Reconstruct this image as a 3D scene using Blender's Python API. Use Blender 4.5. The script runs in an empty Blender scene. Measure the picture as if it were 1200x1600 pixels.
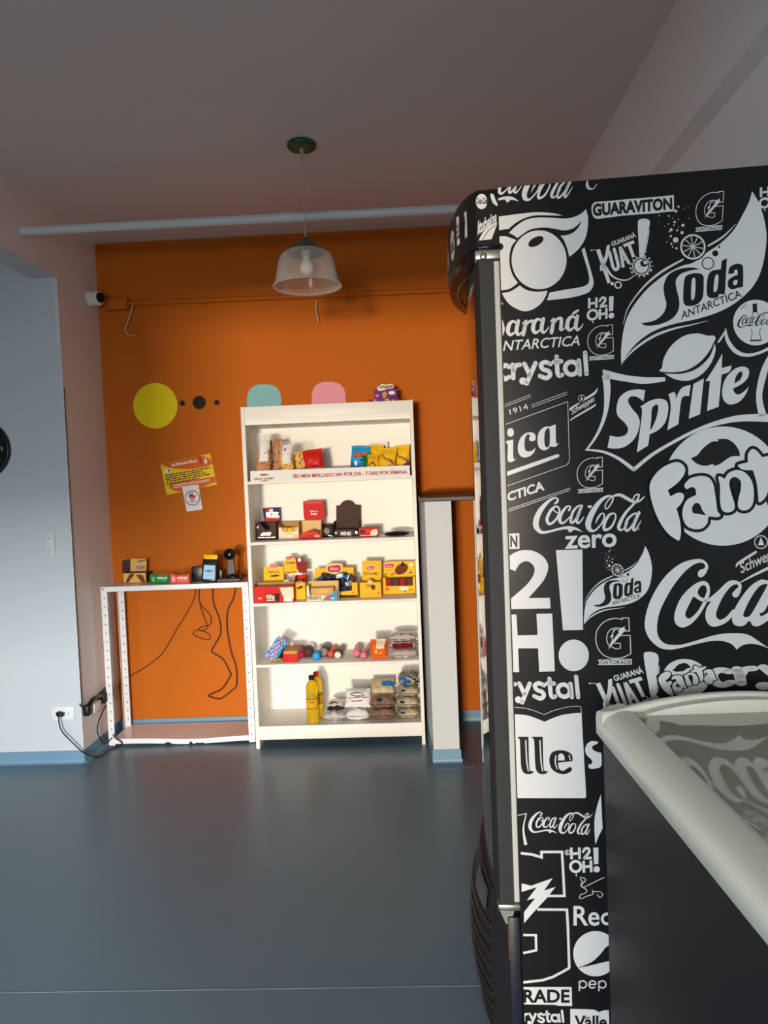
import bpy, bmesh, math, random
from mathutils import Vector, Matrix, geometry
random.seed(7)
SC = bpy.context.scene
COL = SC.collection
# ------------------------------------------------------------------ camera
EYE = Vector((0.0, 0.0, 1.40))
CW = Vector((-0.035232, 0.998544, -0.040846))
CR = Vector((0.998673, 0.033641, -0.038999))
CU = Vector((0.037568, 0.042166, 0.998404))
FPX = 1138.366
cd = bpy.data.cameras.new('camera')
cam = bpy.data.objects.new('camera', cd); COL.objects.link(cam)
cd.sensor_fit = 'HORIZONTAL'; cd.sensor_width = 36.0; cd.lens = FPX / 1200.0 * 36.0
cd.clip_start = 0.02; cd.clip_end = 200
cam.matrix_world = Matrix(((CR.x, CU.x, -CW.x, EYE.x), (CR.y, CU.y, -CW.y, EYE.y), (CR.z, CU.z, -CW.z, EYE.z), (0, 0, 0, 1)))
SC.camera = cam
# ------------------------------------------------------------------ world, daylight, exposure
wd = bpy.data.worlds.new('world'); SC.world = wd; wd.use_nodes = True
bgn = wd.node_tree.nodes['Background']
bgn.inputs['Color'].default_value = (0.72, 0.84, 1.0, 1); bgn.inputs['Strength'].default_value = 0.7
SC.view_settings.view_transform = 'Standard'; SC.view_settings.look = 'None'
SC.view_settings.gamma = 1.0; SC.view_settings.use_curve_mapping = False
SC.view_settings.exposure = 0.0

def area(name, loc, target, sx, sy, power, color, spread=180):
    l = bpy.data.lights.new(name, 'AREA'); l.shape = 'RECTANGLE'; l.size = sx; l.size_y = sy
    l.energy = power; l.color = color; l.spread = math.radians(spread)
    o = bpy.data.objects.new(name, l); COL.objects.link(o)
    o.location = loc
    d = Vector(target) - Vector(loc)
    o.rotation_euler = d.to_track_quat('-Z', 'Y').to_euler()
    return o
# warm light thrown in from a sunlit patch across the street, through the shop door behind the photographer
area('sunlit_street', (-2.0, -14.0, 0.38), (-0.6, 4.0, 1.1), 1.3, 0.7, 2080, (1.0, 0.82, 0.58))
area('left_corner_fill', (0.7, -9.0, 2.95), (-1.5, 4.0, 0.7), 1.5, 1.3, 1050, (1.0, 0.95, 0.87))  # added fill lamp, no known source: brightens the low left wall and table
# cool sky light through the shop door and the low window of the side room
area('sky_light_door', (-0.5, -5.0, 2.5), (-0.5, 4.0, 2.5), 4.6, 3.8, 1150, (0.88, 0.94, 1.0))
area('sky_light_side_window', (-5.0, -8.0, 0.6), (-1.9, 3.7, 0.5), 1.8, 1.2, 260, (0.70, 0.89, 1.0))

# ------------------------------------------------------------------ pixel of the photograph -> point in the room
def ray(u, v): return CW + CR * ((u - 600) / FPX) - CU * ((v - 800) / FPX)
def atY(u, v, y):
    d = ray(u, v); t = (y - EYE.y) / d.y; return EYE + d * t
def atX(u, v, x):
    d = ray(u, v); t = (x - EYE.x) / d.x; return EYE + d * t
def atZ(u, v, z):
    d = ray(u, v); t = (z - EYE.z) / d.z; return EYE + d * t

# ------------------------------------------------------------------ materials
def lin(c): return tuple(((x / 255) / 12.92 if x / 255 <= 0.04045 else ((x / 255 + 0.055) / 1.055) ** 2.4) for x in c)
MATS = {}
def mat(name, rgb, rough=0.5, metal=0.0, var=0.06, scale=9.0, bump=0.0, bscale=60.0, spec=0.5, coat=0.0, emit=0.0, srgb=True, trans=0.0, alpha=1.0, ior=1.45):
    if name in MATS: return MATS[name]
    m = bpy.data.materials.new(name); m.use_nodes = True
    nt = m.node_tree; b = nt.nodes['Principled BSDF']
    c = lin(rgb) if srgb else rgb
    tc = nt.nodes.new('ShaderNodeTexCoord')
    nz = nt.nodes.new('ShaderNodeTexNoise'); nz.inputs['Scale'].default_value = scale; nz.inputs['Detail'].default_value = 4
    nt.links.new(tc.outputs['Object'], nz.inputs['Vector'])
    mx = nt.nodes.new('ShaderNodeMix'); mx.data_type = 'RGBA'
    mx.inputs[6].default_value = (*[x * (1 - var) for x in c], 1); mx.inputs[7].default_value = (*[min(1, x * (1 + var)) for x in c], 1)
    nt.links.new(nz.outputs['Fac'], mx.inputs[0]); nt.links.new(mx.outputs[2], b.inputs['Base Color'])
    b.inputs['Roughness'].default_value = rough; b.inputs['Metallic'].default_value = metal
    b.inputs['Specular IOR Level'].default_value = spec; b.inputs['Coat Weight'].default_value = coat
    b.inputs['Transmission Weight'].default_value = trans; b.inputs['IOR'].default_value = ior
    b.inputs['Alpha'].default_value = alpha
    if emit:
        nt.links.new(mx.outputs[2], b.inputs['Emission Color']); b.inputs['Emission Strength'].default_value = emit
    if bump:
        n2 = nt.nodes.new('ShaderNodeTexNoise'); n2.inputs['Scale'].default_value = bscale; n2.inputs['Detail'].default_value = 3
        nt.links.new(tc.outputs['Object'], n2.inputs['Vector'])
        bp = nt.nodes.new('ShaderNodeBump'); bp.inputs['Strength'].default_value = bump; bp.inputs['Distance'].default_value = 0.01
        nt.links.new(n2.outputs['Fac'], bp.inputs['Height']); nt.links.new(bp.outputs['Normal'], b.inputs['Normal'])
    MATS[name] = m
    return m
def film(name, rgb=(235, 235, 235), fac=0.18, rough=0.12, base=0.06, spec=0.5):
    # thin clear plastic: mostly see-through, glossy
    if name in MATS: return MATS[name]
    m = bpy.data.materials.new(name); m.use_nodes = True
    nt = m.node_tree; nt.nodes.remove(nt.nodes['Principled BSDF']); out = nt.nodes['Material Output']
    tr = nt.nodes.new('ShaderNodeBsdfTransparent')
    pr = nt.nodes.new('ShaderNodeBsdfPrincipled'); pr.inputs['Base Color'].default_value = (*lin(rgb), 1); pr.inputs['Roughness'].default_value = rough; pr.inputs['Specular IOR Level'].default_value = spec
    lw = nt.nodes.new('ShaderNodeLayerWeight'); lw.inputs['Blend'].default_value = fac
    ad = nt.nodes.new('ShaderNodeMath'); ad.operation = 'ADD'; ad.inputs[1].default_value = base; ad.use_clamp = True
    mx = nt.nodes.new('ShaderNodeMixShader')
    nt.links.new(lw.outputs['Facing'], ad.inputs[0]); nt.links.new(ad.outputs[0], mx.inputs[0])
    nt.links.new(tr.outputs[0], mx.inputs[1]); nt.links.new(pr.outputs[0], mx.inputs[2]); nt.links.new(mx.outputs[0], out.inputs['Surface'])
    MATS[name] = m
    return m

# ------------------------------------------------------------------ mesh collector
class MB:
    def __init__(self): self.v = []; self.f = []; self.m = []; self.s = []; self.mats = []
    def mi(self, m):
        if m not in self.mats: self.mats.append(m)
        return self.mats.index(m)
    def add(self, vs, fs, m, smooth=False):
        o = len(self.v); k = self.mi(m)
        self.v.extend(Vector(p) for p in vs)
        for f in fs: self.f.append(tuple(o + i for i in f)); self.m.append(k); self.s.append(smooth)
        return self
    def box(self, x0, x1, y0, y1, z0, z1, m, bev=0.0, M=None, seg=2):
        if x0 > x1: x0, x1 = x1, x0
        if y0 > y1: y0, y1 = y1, y0
        if z0 > z1: z0, z1 = z1, z0
        vs = [(x0, y0, z0), (x1, y0, z0), (x1, y1, z0), (x0, y1, z0), (x0, y0, z1), (x1, y0, z1), (x1, y1, z1), (x0, y1, z1)]
        fs = [(3, 2, 1, 0), (4, 5, 6, 7), (0, 1, 5, 4), (1, 2, 6, 5), (2, 3, 7, 6), (3, 0, 4, 7)]
        if bev > 0:
            bm = bmesh.new()
            bv = [bm.verts.new(p) for p in vs]
            for f in fs: bm.faces.new([bv[i] for i in f])
            bmesh.ops.bevel(bm, geom=list(bm.edges), offset=bev, segments=seg, profile=0.5, affect='EDGES')
            bm.verts.index_update()
            vs = [v.co.copy() for v in bm.verts]; fs = [tuple(v.index for v in f.verts) for f in bm.faces]; bm.free()
        if M is not None: vs = [M @ Vector(p) for p in vs]
        return self.add(vs, fs, m, bev > 0)
    def quad(self, a, b, c, d, m): return self.add([a, b, c, d], [(0, 1, 2, 3)], m)
    def prism(self, pts, fn0, fn1, m, smooth=False, caps=True):
        # pts: closed 2D outline; fn0 / fn1 map a 2D point to the two end faces
        n = len(pts); vs = [fn0(*p) for p in pts] + [fn1(*p) for p in pts]
        fs = [(i, (i + 1) % n, n + (i + 1) % n, n + i) for i in range(n)]
        self.add(vs, fs, m, smooth)
        if caps:
            tri = tess([pts])
            self.add(vs[:n], [t[::-1] for t in tri], m); self.add(vs[n:], tri, m)
        return self
    def lathe(self, prof, c, m, seg=32, axis=(0, 0, 1), smooth=True, caps=False, ang0=0.0):
        # prof: list of (radius, height) ; axis through c
        q = Vector((0, 0, 1)).rotation_difference(Vector(axis)); c = Vector(c)
        vs = []
        for r, h in prof:
            for k in range(seg):
                a = ang0 + 2 * math.pi * k / seg
                vs.append(c + q @ Vector((r * math.cos(a), r * math.sin(a), h)))
        fs = []
        for j in range(len(prof) - 1):
            for k in range(seg):
                a = j * seg + k; b = j * seg + (k + 1) % seg
                fs.append((a, b, b + seg, a + seg))
        self.add(vs, fs, m, smooth)
        if caps:
            self.add(vs[:seg], [tuple(range(seg))[::-1]], m); self.add(vs[-seg:], [tuple(range(seg))], m)
        return self
    def tube(self, pts, r, m, seg=8, smoothpath=True, sub=6):
        P = [Vector(p) for p in pts]
        if smoothpath and len(P) > 2: P = catmull(P, sub)
        n = len(P); vs = []
        up = Vector((0.13, 0.21, 0.97))
        for i, p in enumerate(P):
            t = (P[min(i + 1, n - 1)] - P[max(i - 1, 0)]).normalized()
            if abs(t.dot(up)) > 0.95: up = Vector((0.97, 0.2, 0.1))
            s = t.cross(up).normalized(); w = s.cross(t).normalized(); up = w
            for k in range(seg):
                a = 2 * math.pi * k / seg
                vs.append(p + s * (r * math.cos(a)) + w * (r * math.sin(a)))
        fs = [(i * seg + k, i * seg + (k + 1) % seg, (i + 1) * seg + (k + 1) % seg, (i + 1) * seg + k) for i in range(n - 1) for k in range(seg)]
        self.add(vs, fs, m, True)
        self.add(vs[:seg], [tuple(range(seg))[::-1]], m); self.add(vs[-seg:], [tuple(range(seg))], m)
        return self
    def grid(self, fn, nu, nv, m, closed_u=False, smooth=True):
        vs = [fn(i / nu, j / nv) for j in range(nv + 1) for i in range(nu + (0 if closed_u else 1))]
        w = nu if closed_u else nu + 1
        fs = []
        for j in range(nv):
            for i in range(nu):
                a = j * w + i; b = j * w + (i + 1) % w
                fs.append((a, b, b + w, a + w))
        return self.add(vs, fs, m, smooth)
    def build(self, name, parent=None, origin=None):
        root = parent
        while root is not None and root.parent is not None: root = root.parent
        me = bpy.data.meshes.new(name)
        o = bpy.data.objects.new(name, me); COL.objects.link(o)
        if root is not None:
            o.parent = parent; inv = root.matrix_basis.inverted()
        else:
            if origin is None:
                xs = [p.x for p in self.v]; ys = [p.y for p in self.v]; zs = [p.z for p in self.v]
                origin = ((min(xs) + max(xs)) / 2, (min(ys) + max(ys)) / 2, min(zs))
            o.location = origin; inv = Matrix.Translation(-Vector(origin))
        me.from_pydata([tuple(inv @ p) for p in self.v], [], self.f)
        for m in self.mats: me.materials.append(m)
        me.polygons.foreach_set('material_index', self.m); me.polygons.foreach_set('use_smooth', self.s)
        me.validate(); me.update()
        return o

def catmull(P, sub=6, closed=False):
    out = []; n = len(P)
    rng = n if closed else n - 1
    for i in range(rng):
        if closed: p0, p1, p2, p3 = P[(i - 1) % n], P[i], P[(i + 1) % n], P[(i + 2) % n]
        else: p0, p1, p2, p3 = P[max(i - 1, 0)], P[i], P[i + 1], P[min(i + 2, n - 1)]
        for k in range(sub):
            t = k / sub
            out.append(0.5 * ((2 * p1) + (p2 - p0) * t + (2 * p0 - 5 * p1 + 4 * p2 - p3) * t * t + (3 * p1 - p0 - 3 * p2 + p3) * t ** 3))
    if not closed: out.append(P[-1])
    return out
def curve(pts, sub=6, closed=True):
    # 2D outline; a point given as (x, y, 1) is a sharp corner, the rest are smoothed through
    P = [Vector((p[0], p[1])) for p in pts]; C = [len(p) > 2 for p in pts]; n = len(P)
    out = []
    for i in range(n if closed else n - 1):
        j = (i + 1) % n
        p1, p2 = P[i], P[j]
        p0 = P[(i - 1) % n] if (closed or i > 0) else p1
        p3 = P[(i + 2) % n] if (closed or i + 2 < n) else p2
        if C[i]: p0 = p1 + (p1 - p2) * 0.0
        if C[j]: p3 = p2
        if C[i] and C[j]: out.append((p1.x, p1.y)); continue
        for k in range(sub):
            t = k / sub
            q = 0.5 * ((2 * p1) + (p2 - p0) * t + (2 * p0 - 5 * p1 + 4 * p2 - p3) * t * t + (3 * p1 - p0 - 3 * p2 + p3) * t ** 3)
            out.append((q.x, q.y))
    if not closed: out.append((P[-1].x, P[-1].y))
    return out
def tess(loops):
    return [tuple(t) for t in geometry.tessellate_polygon([[Vector((p[0], p[1], 0)) for p in l] for l in loops])]
def circle(cx, cy, rx, ry=None, n=28, rot=0.0, a0=0, a1=360):
    ry = rx if ry is None else ry; out = []
    full = abs(a1 - a0) >= 360
    for k in range(n if full else n + 1):
        a = math.radians(a0 + (a1 - a0) * k / n); x, y = rx * math.cos(a), ry * math.sin(a)
        c, s = math.cos(rot), math.sin(rot)
        out.append((cx + x * c - y * s, cy + x * s + y * c))
    return out
# ------------------------------------------------------------------ lettering
_TX = {}
def text2d(s, bold=0.0, shear=0.0, space=1.0):
    key = (s, bold, shear, space)
    if key not in _TX:
        c = bpy.data.curves.new('lettering', 'FONT'); c.body = s; c.offset = bold; c.shear = shear; c.space_character = space
        c.resolution_u = 4
        o = bpy.data.objects.new('lettering', c); COL.objects.link(o)
        bpy.context.view_layer.update()
        me = bpy.data.meshes.new_from_object(o.evaluated_get(bpy.context.evaluated_depsgraph_get()))
        vs = [(p.co.x, p.co.y) for p in me.vertices]; fs = [tuple(p.vertices) for p in me.polygons]
        bpy.data.objects.remove(o); bpy.data.curves.remove(c); bpy.data.meshes.remove(me)
        x0 = min(p[0] for p in vs); x1 = max(p[0] for p in vs); y0 = min(p[1] for p in vs); y1 = max(p[1] for p in vs)
        _TX[key] = ([((p[0] - x0) / (x1 - x0), (p[1] - y0) / (y1 - y0)) for p in vs], fs, (x1 - x0) / (y1 - y0))
    return _TX[key]
def bil(q, s, t):
    # q: bottom-left, bottom-right, top-right, top-left
    return tuple((1 - s) * (1 - t) * q[0][i] + s * (1 - t) * q[1][i] + s * t * q[2][i] + (1 - s) * t * q[3][i] for i in range(len(q[0])))

class Ink:
    """Flat printing on a surface: fn(x, y, layer) maps a print coordinate to a point just off the surface."""
    def __init__(self, mb, fn): self.mb = mb; self.fn = fn
    def poly(self, loops, m, layer=1):
        pts = [p for l in loops for p in l]
        self.mb.add([self.fn(p[0], p[1], layer) for p in pts], tess(loops), m)
    def shape(self, pts, m, layer=1, holes=(), sub=6): self.poly([curve(pts, sub)] + [curve(h, sub) for h in holes], m, layer)
    def text(self, s, quad, m, layer=1, bold=0.0, shear=0.0, space=1.0):
        vs, fs, _ = text2d(s, bold, shear, space)
        pp = [bil(quad, a, b) for a, b in vs]
        self.mb.add([self.fn(p[0], p[1], layer) for p in pp], fs, m)
    def textbox(self, s, x0, y0, x1, y1, m, layer=1, bold=0.0, shear=0.0, rise=0.0, space=1.0):
        # x0,y0 bottom-left .. x1,y1 top-right of the box, rise = how far the baseline climbs from left to right
        self.text(s, [(x0, y0), (x1, y0 + rise), (x1, y1 + rise), (x0, y1)], m, layer, bold, shear, space)
    def line(self, pts, w, m, layer=1, smooth=False, closed=False, caps=True):
        # pts (x, y) or (x, y, width)
        P = [Vector((p[0], p[1], (p[2] if len(p) > 2 else w))) for p in pts]
        if smooth: P = catmull(P, 7, closed)
        n = len(P); vs = []
        for i, p in enumerate(P):
            a = P[(i - 1) % n] if (closed or i > 0) else p
            b = P[(i + 1) % n] if (closed or i < n - 1) else p
            t1 = Vector((p.x - a.x, p.y - a.y)); t2 = Vector((b.x - p.x, b.y - p.y))
            if t1.length < 1e-9: t1 = t2
            if t2.length < 1e-9: t2 = t1
            if t1.length < 1e-9: t1 = t2 = Vector((1, 0))
            t1.normalize(); t2.normalize(); t = t1 + t2
            if t.length < 1e-6: t = t1
            t.normalize(); nn = Vector((-t.y, t.x)); k = 1 / max(0.5, abs(nn.dot(Vector((-t1.y, t1.x)))))
            h = p.z / 2 * k
            vs += [(p.x + nn.x * h, p.y + nn.y * h), (p.x - nn.x * h, p.y - nn.y * h)]
        fs = [(2 * i, 2 * i + 1, 2 * ((i + 1) % n) + 1, 2 * ((i + 1) % n)) for i in range(n if closed else n - 1)]
        self.mb.add([self.fn(p[0], p[1], layer) for p in vs], fs, m)
        if smooth and caps and not closed:
            for p in (P[0], P[-1]):
                if p.z > 1e-6: self.poly([circle(p.x, p.y, p.z / 2, n=12)], m, layer)

# ------------------------------------------------------------------ scene objects
def tag(o, label, cat, group=None, kind=None):
    o['label'] = label; o['category'] = cat
    if group: o['group'] = group
    if kind: o['kind'] = kind
    return o
def thing(name, label, cat, loc, rotz=0.0, group=None):
    o = bpy.data.objects.new(name, None); COL.objects.link(o)
    o.empty_display_size = 0.05; o.location = loc; o.rotation_euler = (0, 0, rotz)
    o.matrix_basis = Matrix.Translation(Vector(loc)) @ Matrix.Rotation(rotz, 4, 'Z')
    return tag(o, label, cat, group)
def struct(mb, name, parent=None):
    o = mb.build(name, parent)
    o['kind'] = 'structure'
    return o
# ================================================================== ROOM
XL, YB, HC, YA, XR = -1.7457, 4.1781, 2.829, 3.6887, 0.872
M_orange = mat('orange_paint', (190, 98, 20), 0.7, var=0.05, scale=3, bump=0.03, bscale=40, spec=0.2)
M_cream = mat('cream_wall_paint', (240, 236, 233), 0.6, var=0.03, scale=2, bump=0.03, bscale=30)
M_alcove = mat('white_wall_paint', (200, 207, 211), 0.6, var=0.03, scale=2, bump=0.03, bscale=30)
M_ceil = mat('ceiling_paint', (222, 216, 212), 0.7, var=0.03, scale=1.5, bump=0.04, bscale=25)
M_floor = mat('blue_grey_vinyl', (107, 127, 139), 0.30, var=0.10, scale=140, bump=0.02, bscale=200, spec=0.32)
M_seam = mat('vinyl_seam', (120, 138, 148), 0.4)
M_skirt = mat('blue_skirting_vinyl', (112, 148, 172), 0.4, var=0.06)
fl = MB()
fl.box(-4.6, 1.05, -1.55, 4.30, -0.10, 0.0, M_floor)
fl.box(-4.5, 0.93, 1.9635, 1.9665, -0.001, 0.0006, M_seam)
# welded square of vinyl round the foot of the half wall
for (x0, x1, y0, y1) in ((0.045, 0.048, 3.49, 4.17), (0.045, 0.265, 3.49, 3.493), (0.262, 0.265, 3.49, 4.17)):
    fl.box(x0, x1, y0, y1, -0.001, 0.0006, M_seam)
struct(fl, 'floor')
struct(MB().box(-4.6, 1.05, -1.55, 4.30, HC, HC + 0.1, M_ceil), 'ceiling')
struct(MB().box(XL, 1.05, YB, YB + 0.12, 0, HC, M_orange), 'wall_back')
wl = MB()
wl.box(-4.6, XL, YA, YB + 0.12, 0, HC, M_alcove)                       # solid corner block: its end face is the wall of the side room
wl.box(XL - 0.0005, XL + 0.0015, YA - 0.0005, YB, 0, HC, M_cream)        # cream face towards the shop
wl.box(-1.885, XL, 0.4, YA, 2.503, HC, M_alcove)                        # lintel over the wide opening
wl.box(XL - 0.0005, XL + 0.0015, 0.4, YA, 2.503, HC, M_cream)
wl.box(-1.885, XL, -1.55, 0.4, 0, HC, M_cream)
struct(wl, 'wall_left')
wr = MB()
wr.box(XR, 1.05, -1.55, YB, 2.43, HC, M_cream)
wr.box(0.935, 1.05, -1.55, YB, 0, 2.43, M_cream)
struct(wr, 'wall_right')
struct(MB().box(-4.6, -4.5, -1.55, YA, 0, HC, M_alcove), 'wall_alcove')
# unseen front wall; its door and window openings are sized to shape the light
wf = MB()
def pierced(x0, x1, holes):
    xs = x0
    for hx0, hx1, hz0, hz1 in holes:
        wf.box(xs, hx0, -1.55, -1.4, 0, HC, M_cream)
        wf.box(hx0, hx1, -1.55, -1.4, hz1, HC, M_cream)
        if hz0 > 0: wf.box(hx0, hx1, -1.55, -1.4, 0, hz0, M_cream)
        xs = hx1
    wf.box(xs, x1, -1.55, -1.4, 0, HC, M_cream)
pierced(-4.6, 1.05, [(-3.4, -2.7, 0.0, 0.9), (-1.45, -0.2, 0.0, 1.79)])
struct(wf, 'wall_front')
def skirting(name, pts, h=0.066, t=0.006, cove=0.02):
    mb = MB()
    for (ax, ay), (bx, by), (nx, ny) in pts:
        prof = [(0, 0), (cove, 0), (cove * 0.45, 0.005), (t, 0.02), (t, h), (0, h)]
        mb.prism(prof, lambda d, z: (ax + nx * d, ay + ny * d, z), lambda d, z: (bx + nx * d, by + ny * d, z), M_skirt)
    return struct(mb, name)
skirting('baseboard_back', [((XL, YB), (0.93, YB), (0, -1))])
skirting('baseboard_left', [((XL + 0.0015, YA), (XL + 0.0015, YB), (1, 0))])
skirting('baseboard_alcove', [((-4.5, YA), (XL + 0.006, YA), (0, -1))])
# thin corner bead on the jamb of the opening
M_bead = mat('white_corner_bead', (214, 214, 212), 0.5)
struct(MB().box(XL - 0.02, XL + 0.0035, YA - 0.004, YA - 0.0003, 2.17, 2.503, M_bead), 'trim_jamb')

# ------------------------------------------------------------------ half wall with dark cap
M_white = mat('white_painted_plaster', (200, 204, 206), 0.55, var=0.02, bump=0.02)
M_cap = mat('dark_brown_wood_cap', (62, 50, 44), 0.45, var=0.25, scale=14)
hw = thing('counter', 'narrow white half-wall counter with dark wooden cap beside the bookcase', 'counter', (0.14, 3.87, 0))
def hwx(x, y): return (x + (3.573 - y) * 0.055, y)
def slant(mb, x0, x1, y0, y1, z0, z1, m):
    p = [hwx(x0, y0), hwx(x1, y0), hwx(x1, y1), hwx(x0, y1)]
    vs = [(q[0], q[1], z0) for q in p] + [(q[0], q[1], z1) for q in p]
    mb.add(vs, [(3, 2, 1, 0), (4, 5, 6, 7), (0, 1, 5, 4), (1, 2, 6, 5), (2, 3, 7, 6), (3, 0, 4, 7)], m); return mb
slant(MB(), 0.0745, 0.2035, 3.573, YB - 0.001, 0.0, 1.296, M_white).build('half_wall', hw)
MB().box(0.047, 0.86, 3.553, YB - 0.001, 1.296, 1.319, M_cap, 0.003).build('cap', hw)
mb = MB()
slant(mb, 0.0685, 0.2095, 3.567, YB - 0.02, 0.0, 0.064, M_skirt)
mb.prism([(0, 0), (0.014, 0), (0.004, 0.004), (0, 0.016)], lambda d, z: (0.0685, 3.567 - d, z), lambda d, z: (0.2095 + 0.006, 3.567 - d, z), M_skirt)
mb.build('skirting', hw)

# ------------------------------------------------------------------ white pipe under the ceiling
M_pvc = mat('white_pvc', (206, 212, 212), 0.35, var=0.03)
pw = thing('ceiling_pipe', 'long white plastic pipe running across below the ceiling', 'pipe', (-0.45, 3.37, 2.60))
zc = 2.626
MB().tube([(XL + 0.001, 3.37, zc), (0.931, 3.37, zc)], 0.0205, M_pvc, 16, False).build('pipe', pw)
for x in (-0.52, 0.42): MB().tube([(x - 0.03, 3.37, zc), (x + 0.03, 3.37, zc)], 0.0235, M_pvc, 16, False).build('coupling', pw)
# ------------------------------------------------------------------ orange conduit on the back wall
cn = thing('conduit', 'orange painted conduit crossing the back wall with a junction box', 'conduit', (-0.6, YB, 2.45))
zc = 2.478
MB().tube([(-1.56, YB - 0.014, zc), (0.92, YB - 0.014, zc - 0.018)], 0.0135, M_orange, 12, False).build('pipe', cn)
for x in (-1.12, -0.2, 0.05): MB().box(x - 0.006, x + 0.006, YB - 0.031, YB - 0.0005, zc - 0.024, zc + 0.018, M_orange, 0.002).build('clip', cn)
MB().box(-1.70, -1.56, YB - 0.042, YB - 0.0005, zc - 0.036, zc + 0.03, M_orange, 0.004).build('junction_box', cn)
M_wirew = mat('pale_wire', (200, 186, 172), 0.5)
def pxY(pts, y): return [atY(u, v, y) for u, v in pts]
o = MB().tube(pxY([(208, 474), (206, 483), (200, 503), (196, 514), (201, 523), (208, 525), (210, 521)], YB - 0.03), 0.0032, M_wirew).build('wire')
tag(o, 'pale loose wire hanging from the conduit near the security camera', 'wire', 'loose wires on the conduit')
o = MB().tube(pxY([(495, 470), (494, 480), (496, 491), (498, 503)], YB - 0.03), 0.0032, M_wirew).build('wire')
tag(o, 'pale loose wire hanging from the conduit just below the pendant lamp', 'wire', 'loose wires on the conduit')

# ------------------------------------------------------------------ security camera
M_cwhite = mat('white_camera_plastic', (222, 222, 220), 0.4)
M_black = mat('black_plastic', (24, 22, 22), 0.35, var=0.1)
M_dark = mat('dark_glass', (12, 10, 12), 0.08)
sc = thing('security_camera', 'small white dome security camera with dark lens on the left wall', 'camera', (-1.71, 4.06, 2.46))
c0 = Vector((XL + 0.0015, 4.06, 2.488)); ax = Vector((0.80, -0.55, -0.06)).normalized()
MB().lathe([(0.0, 0.0), (0.042, 0.0), (0.042, 0.018), (0.036, 0.026), (0.0, 0.028)], c0, M_cwhite, 24, (1, 0, 0)).build('mount', sc)
ball = c0 + Vector((0.045, 0, 0))
mb = MB(); mb.lathe([(0.0001, -0.043)] + [(0.043 * math.sin(a), -0.043 * math.cos(a)) for a in [math.pi * k / 14 for k in range(1, 12)]] + [(0.030, 0.034), (0.029, 0.0355)], ball, M_cwhite, 28, ax)
mb.build('housing', sc)
MB().lathe([(0.0001, 0.033), (0.027, 0.033), (0.027, 0.0365), (0.020, 0.039), (0.0001, 0.0405)], ball, M_dark, 28, ax).build('lens', sc)

# ------------------------------------------------------------------ pendant lamp
M_green = mat('dark_green_enamel', (38, 84, 46), 0.35, var=0.08)
M_grgreen = mat('grey_green_enamel', (54, 66, 48), 0.35, var=0.06)
M_cord = mat('pale_cord', (176, 170, 160), 0.5)
M_shade = film('ribbed_clear_acrylic', (225, 220, 214), 0.28, 0.18, 0.13)
M_bulb = mat('frosted_bulb', (226, 222, 214), 0.3, trans=0.2)
lx, ly = -0.395, 3.10
pl = thing('pendant_lamp', 'pendant lamp with ribbed clear bell shade hanging from a green ceiling rose', 'lamp', (lx, ly, 2.15))
MB().lathe([(0.0, HC - 0.001), (0.060, HC - 0.001), (0.0615, HC - 0.008), (0.058, HC - 0.017), (0.02, HC - 0.021), (0.0, HC - 0.021)], (lx, ly, 0), M_green, 40).build('canopy', pl)
MB().lathe([(0.009, HC - 0.020), (0.008, HC - 0.045), (0.004, HC - 0.055)], (lx, ly, 0), M_cord, 12).build('cord_grip', pl)
zt = 2.440
MB().tube([(lx, ly, HC - 0.05), (lx, ly, zt + 0.01)], 0.0022, M_cord, 8, False).build('cord', pl)
MB().lathe([(0.003, zt + 0.022), (0.006, zt + 0.004), (0.009, zt)], (lx, ly, 0), M_cord, 16).build('strain_relief', pl)
MB().lathe([(0.0, zt + 0.001), (0.014, zt), (0.026, zt - 0.014), (0.029, zt - 0.017), (0.055, zt - 0.033), (0.082, zt - 0.055), (0.088, zt - 0.062), (0.086, zt - 0.064), (0.05, zt - 0.037), (0.0, zt - 0.02)], (lx, ly, 0), M_grgreen, 48).build('cap', pl)
# bell shade with fine vertical ribs
prof = [(0.086, zt - 0.060), (0.103, zt - 0.072), (0.113, zt - 0.090), (0.121, zt - 0.120), (0.127, zt - 0.150), (0.131, zt - 0.178), (0.134, zt - 0.186), (0.143, zt - 0.196), (0.146, zt - 0.203), (0.142, zt - 0.206), (0.133, zt - 0.197)]
mb = MB(); seg = 192; vs = []; fs = []
for j, (r, h) in enumerate(prof):
    for k in range(seg):
        a = 2 * math.pi * k / seg; rr = r + (0.0011 if (k % 2 and 1 <= j <= 6) else 0)
        vs.append((lx + rr * math.cos(a), ly + rr * math.sin(a), h))
for j in range(len(prof) - 1):
    for k in range(seg): fs.append((j * seg + k, j * seg + (k + 1) % seg, (j + 1) * seg + (k + 1) % seg, (j + 1) * seg + k))
mb.add(vs, fs, M_shade, True); mb.build('shade', pl)
MB().lathe([(0.0, zt - 0.03), (0.02, zt - 0.032), (0.02, zt - 0.075), (0.016, zt - 0.08), (0.0, zt - 0.081)], (lx, ly, 0), M_cord, 20).build('socket', pl)
MB().lathe([(0.012, zt - 0.080), (0.017, zt - 0.092), (0.026, zt - 0.108), (0.030, zt - 0.122), (0.027, zt - 0.138), (0.015, zt - 0.150), (0.0, zt - 0.153)], (lx, ly, 0), M_bulb, 24).build('bulb', pl)

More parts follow.
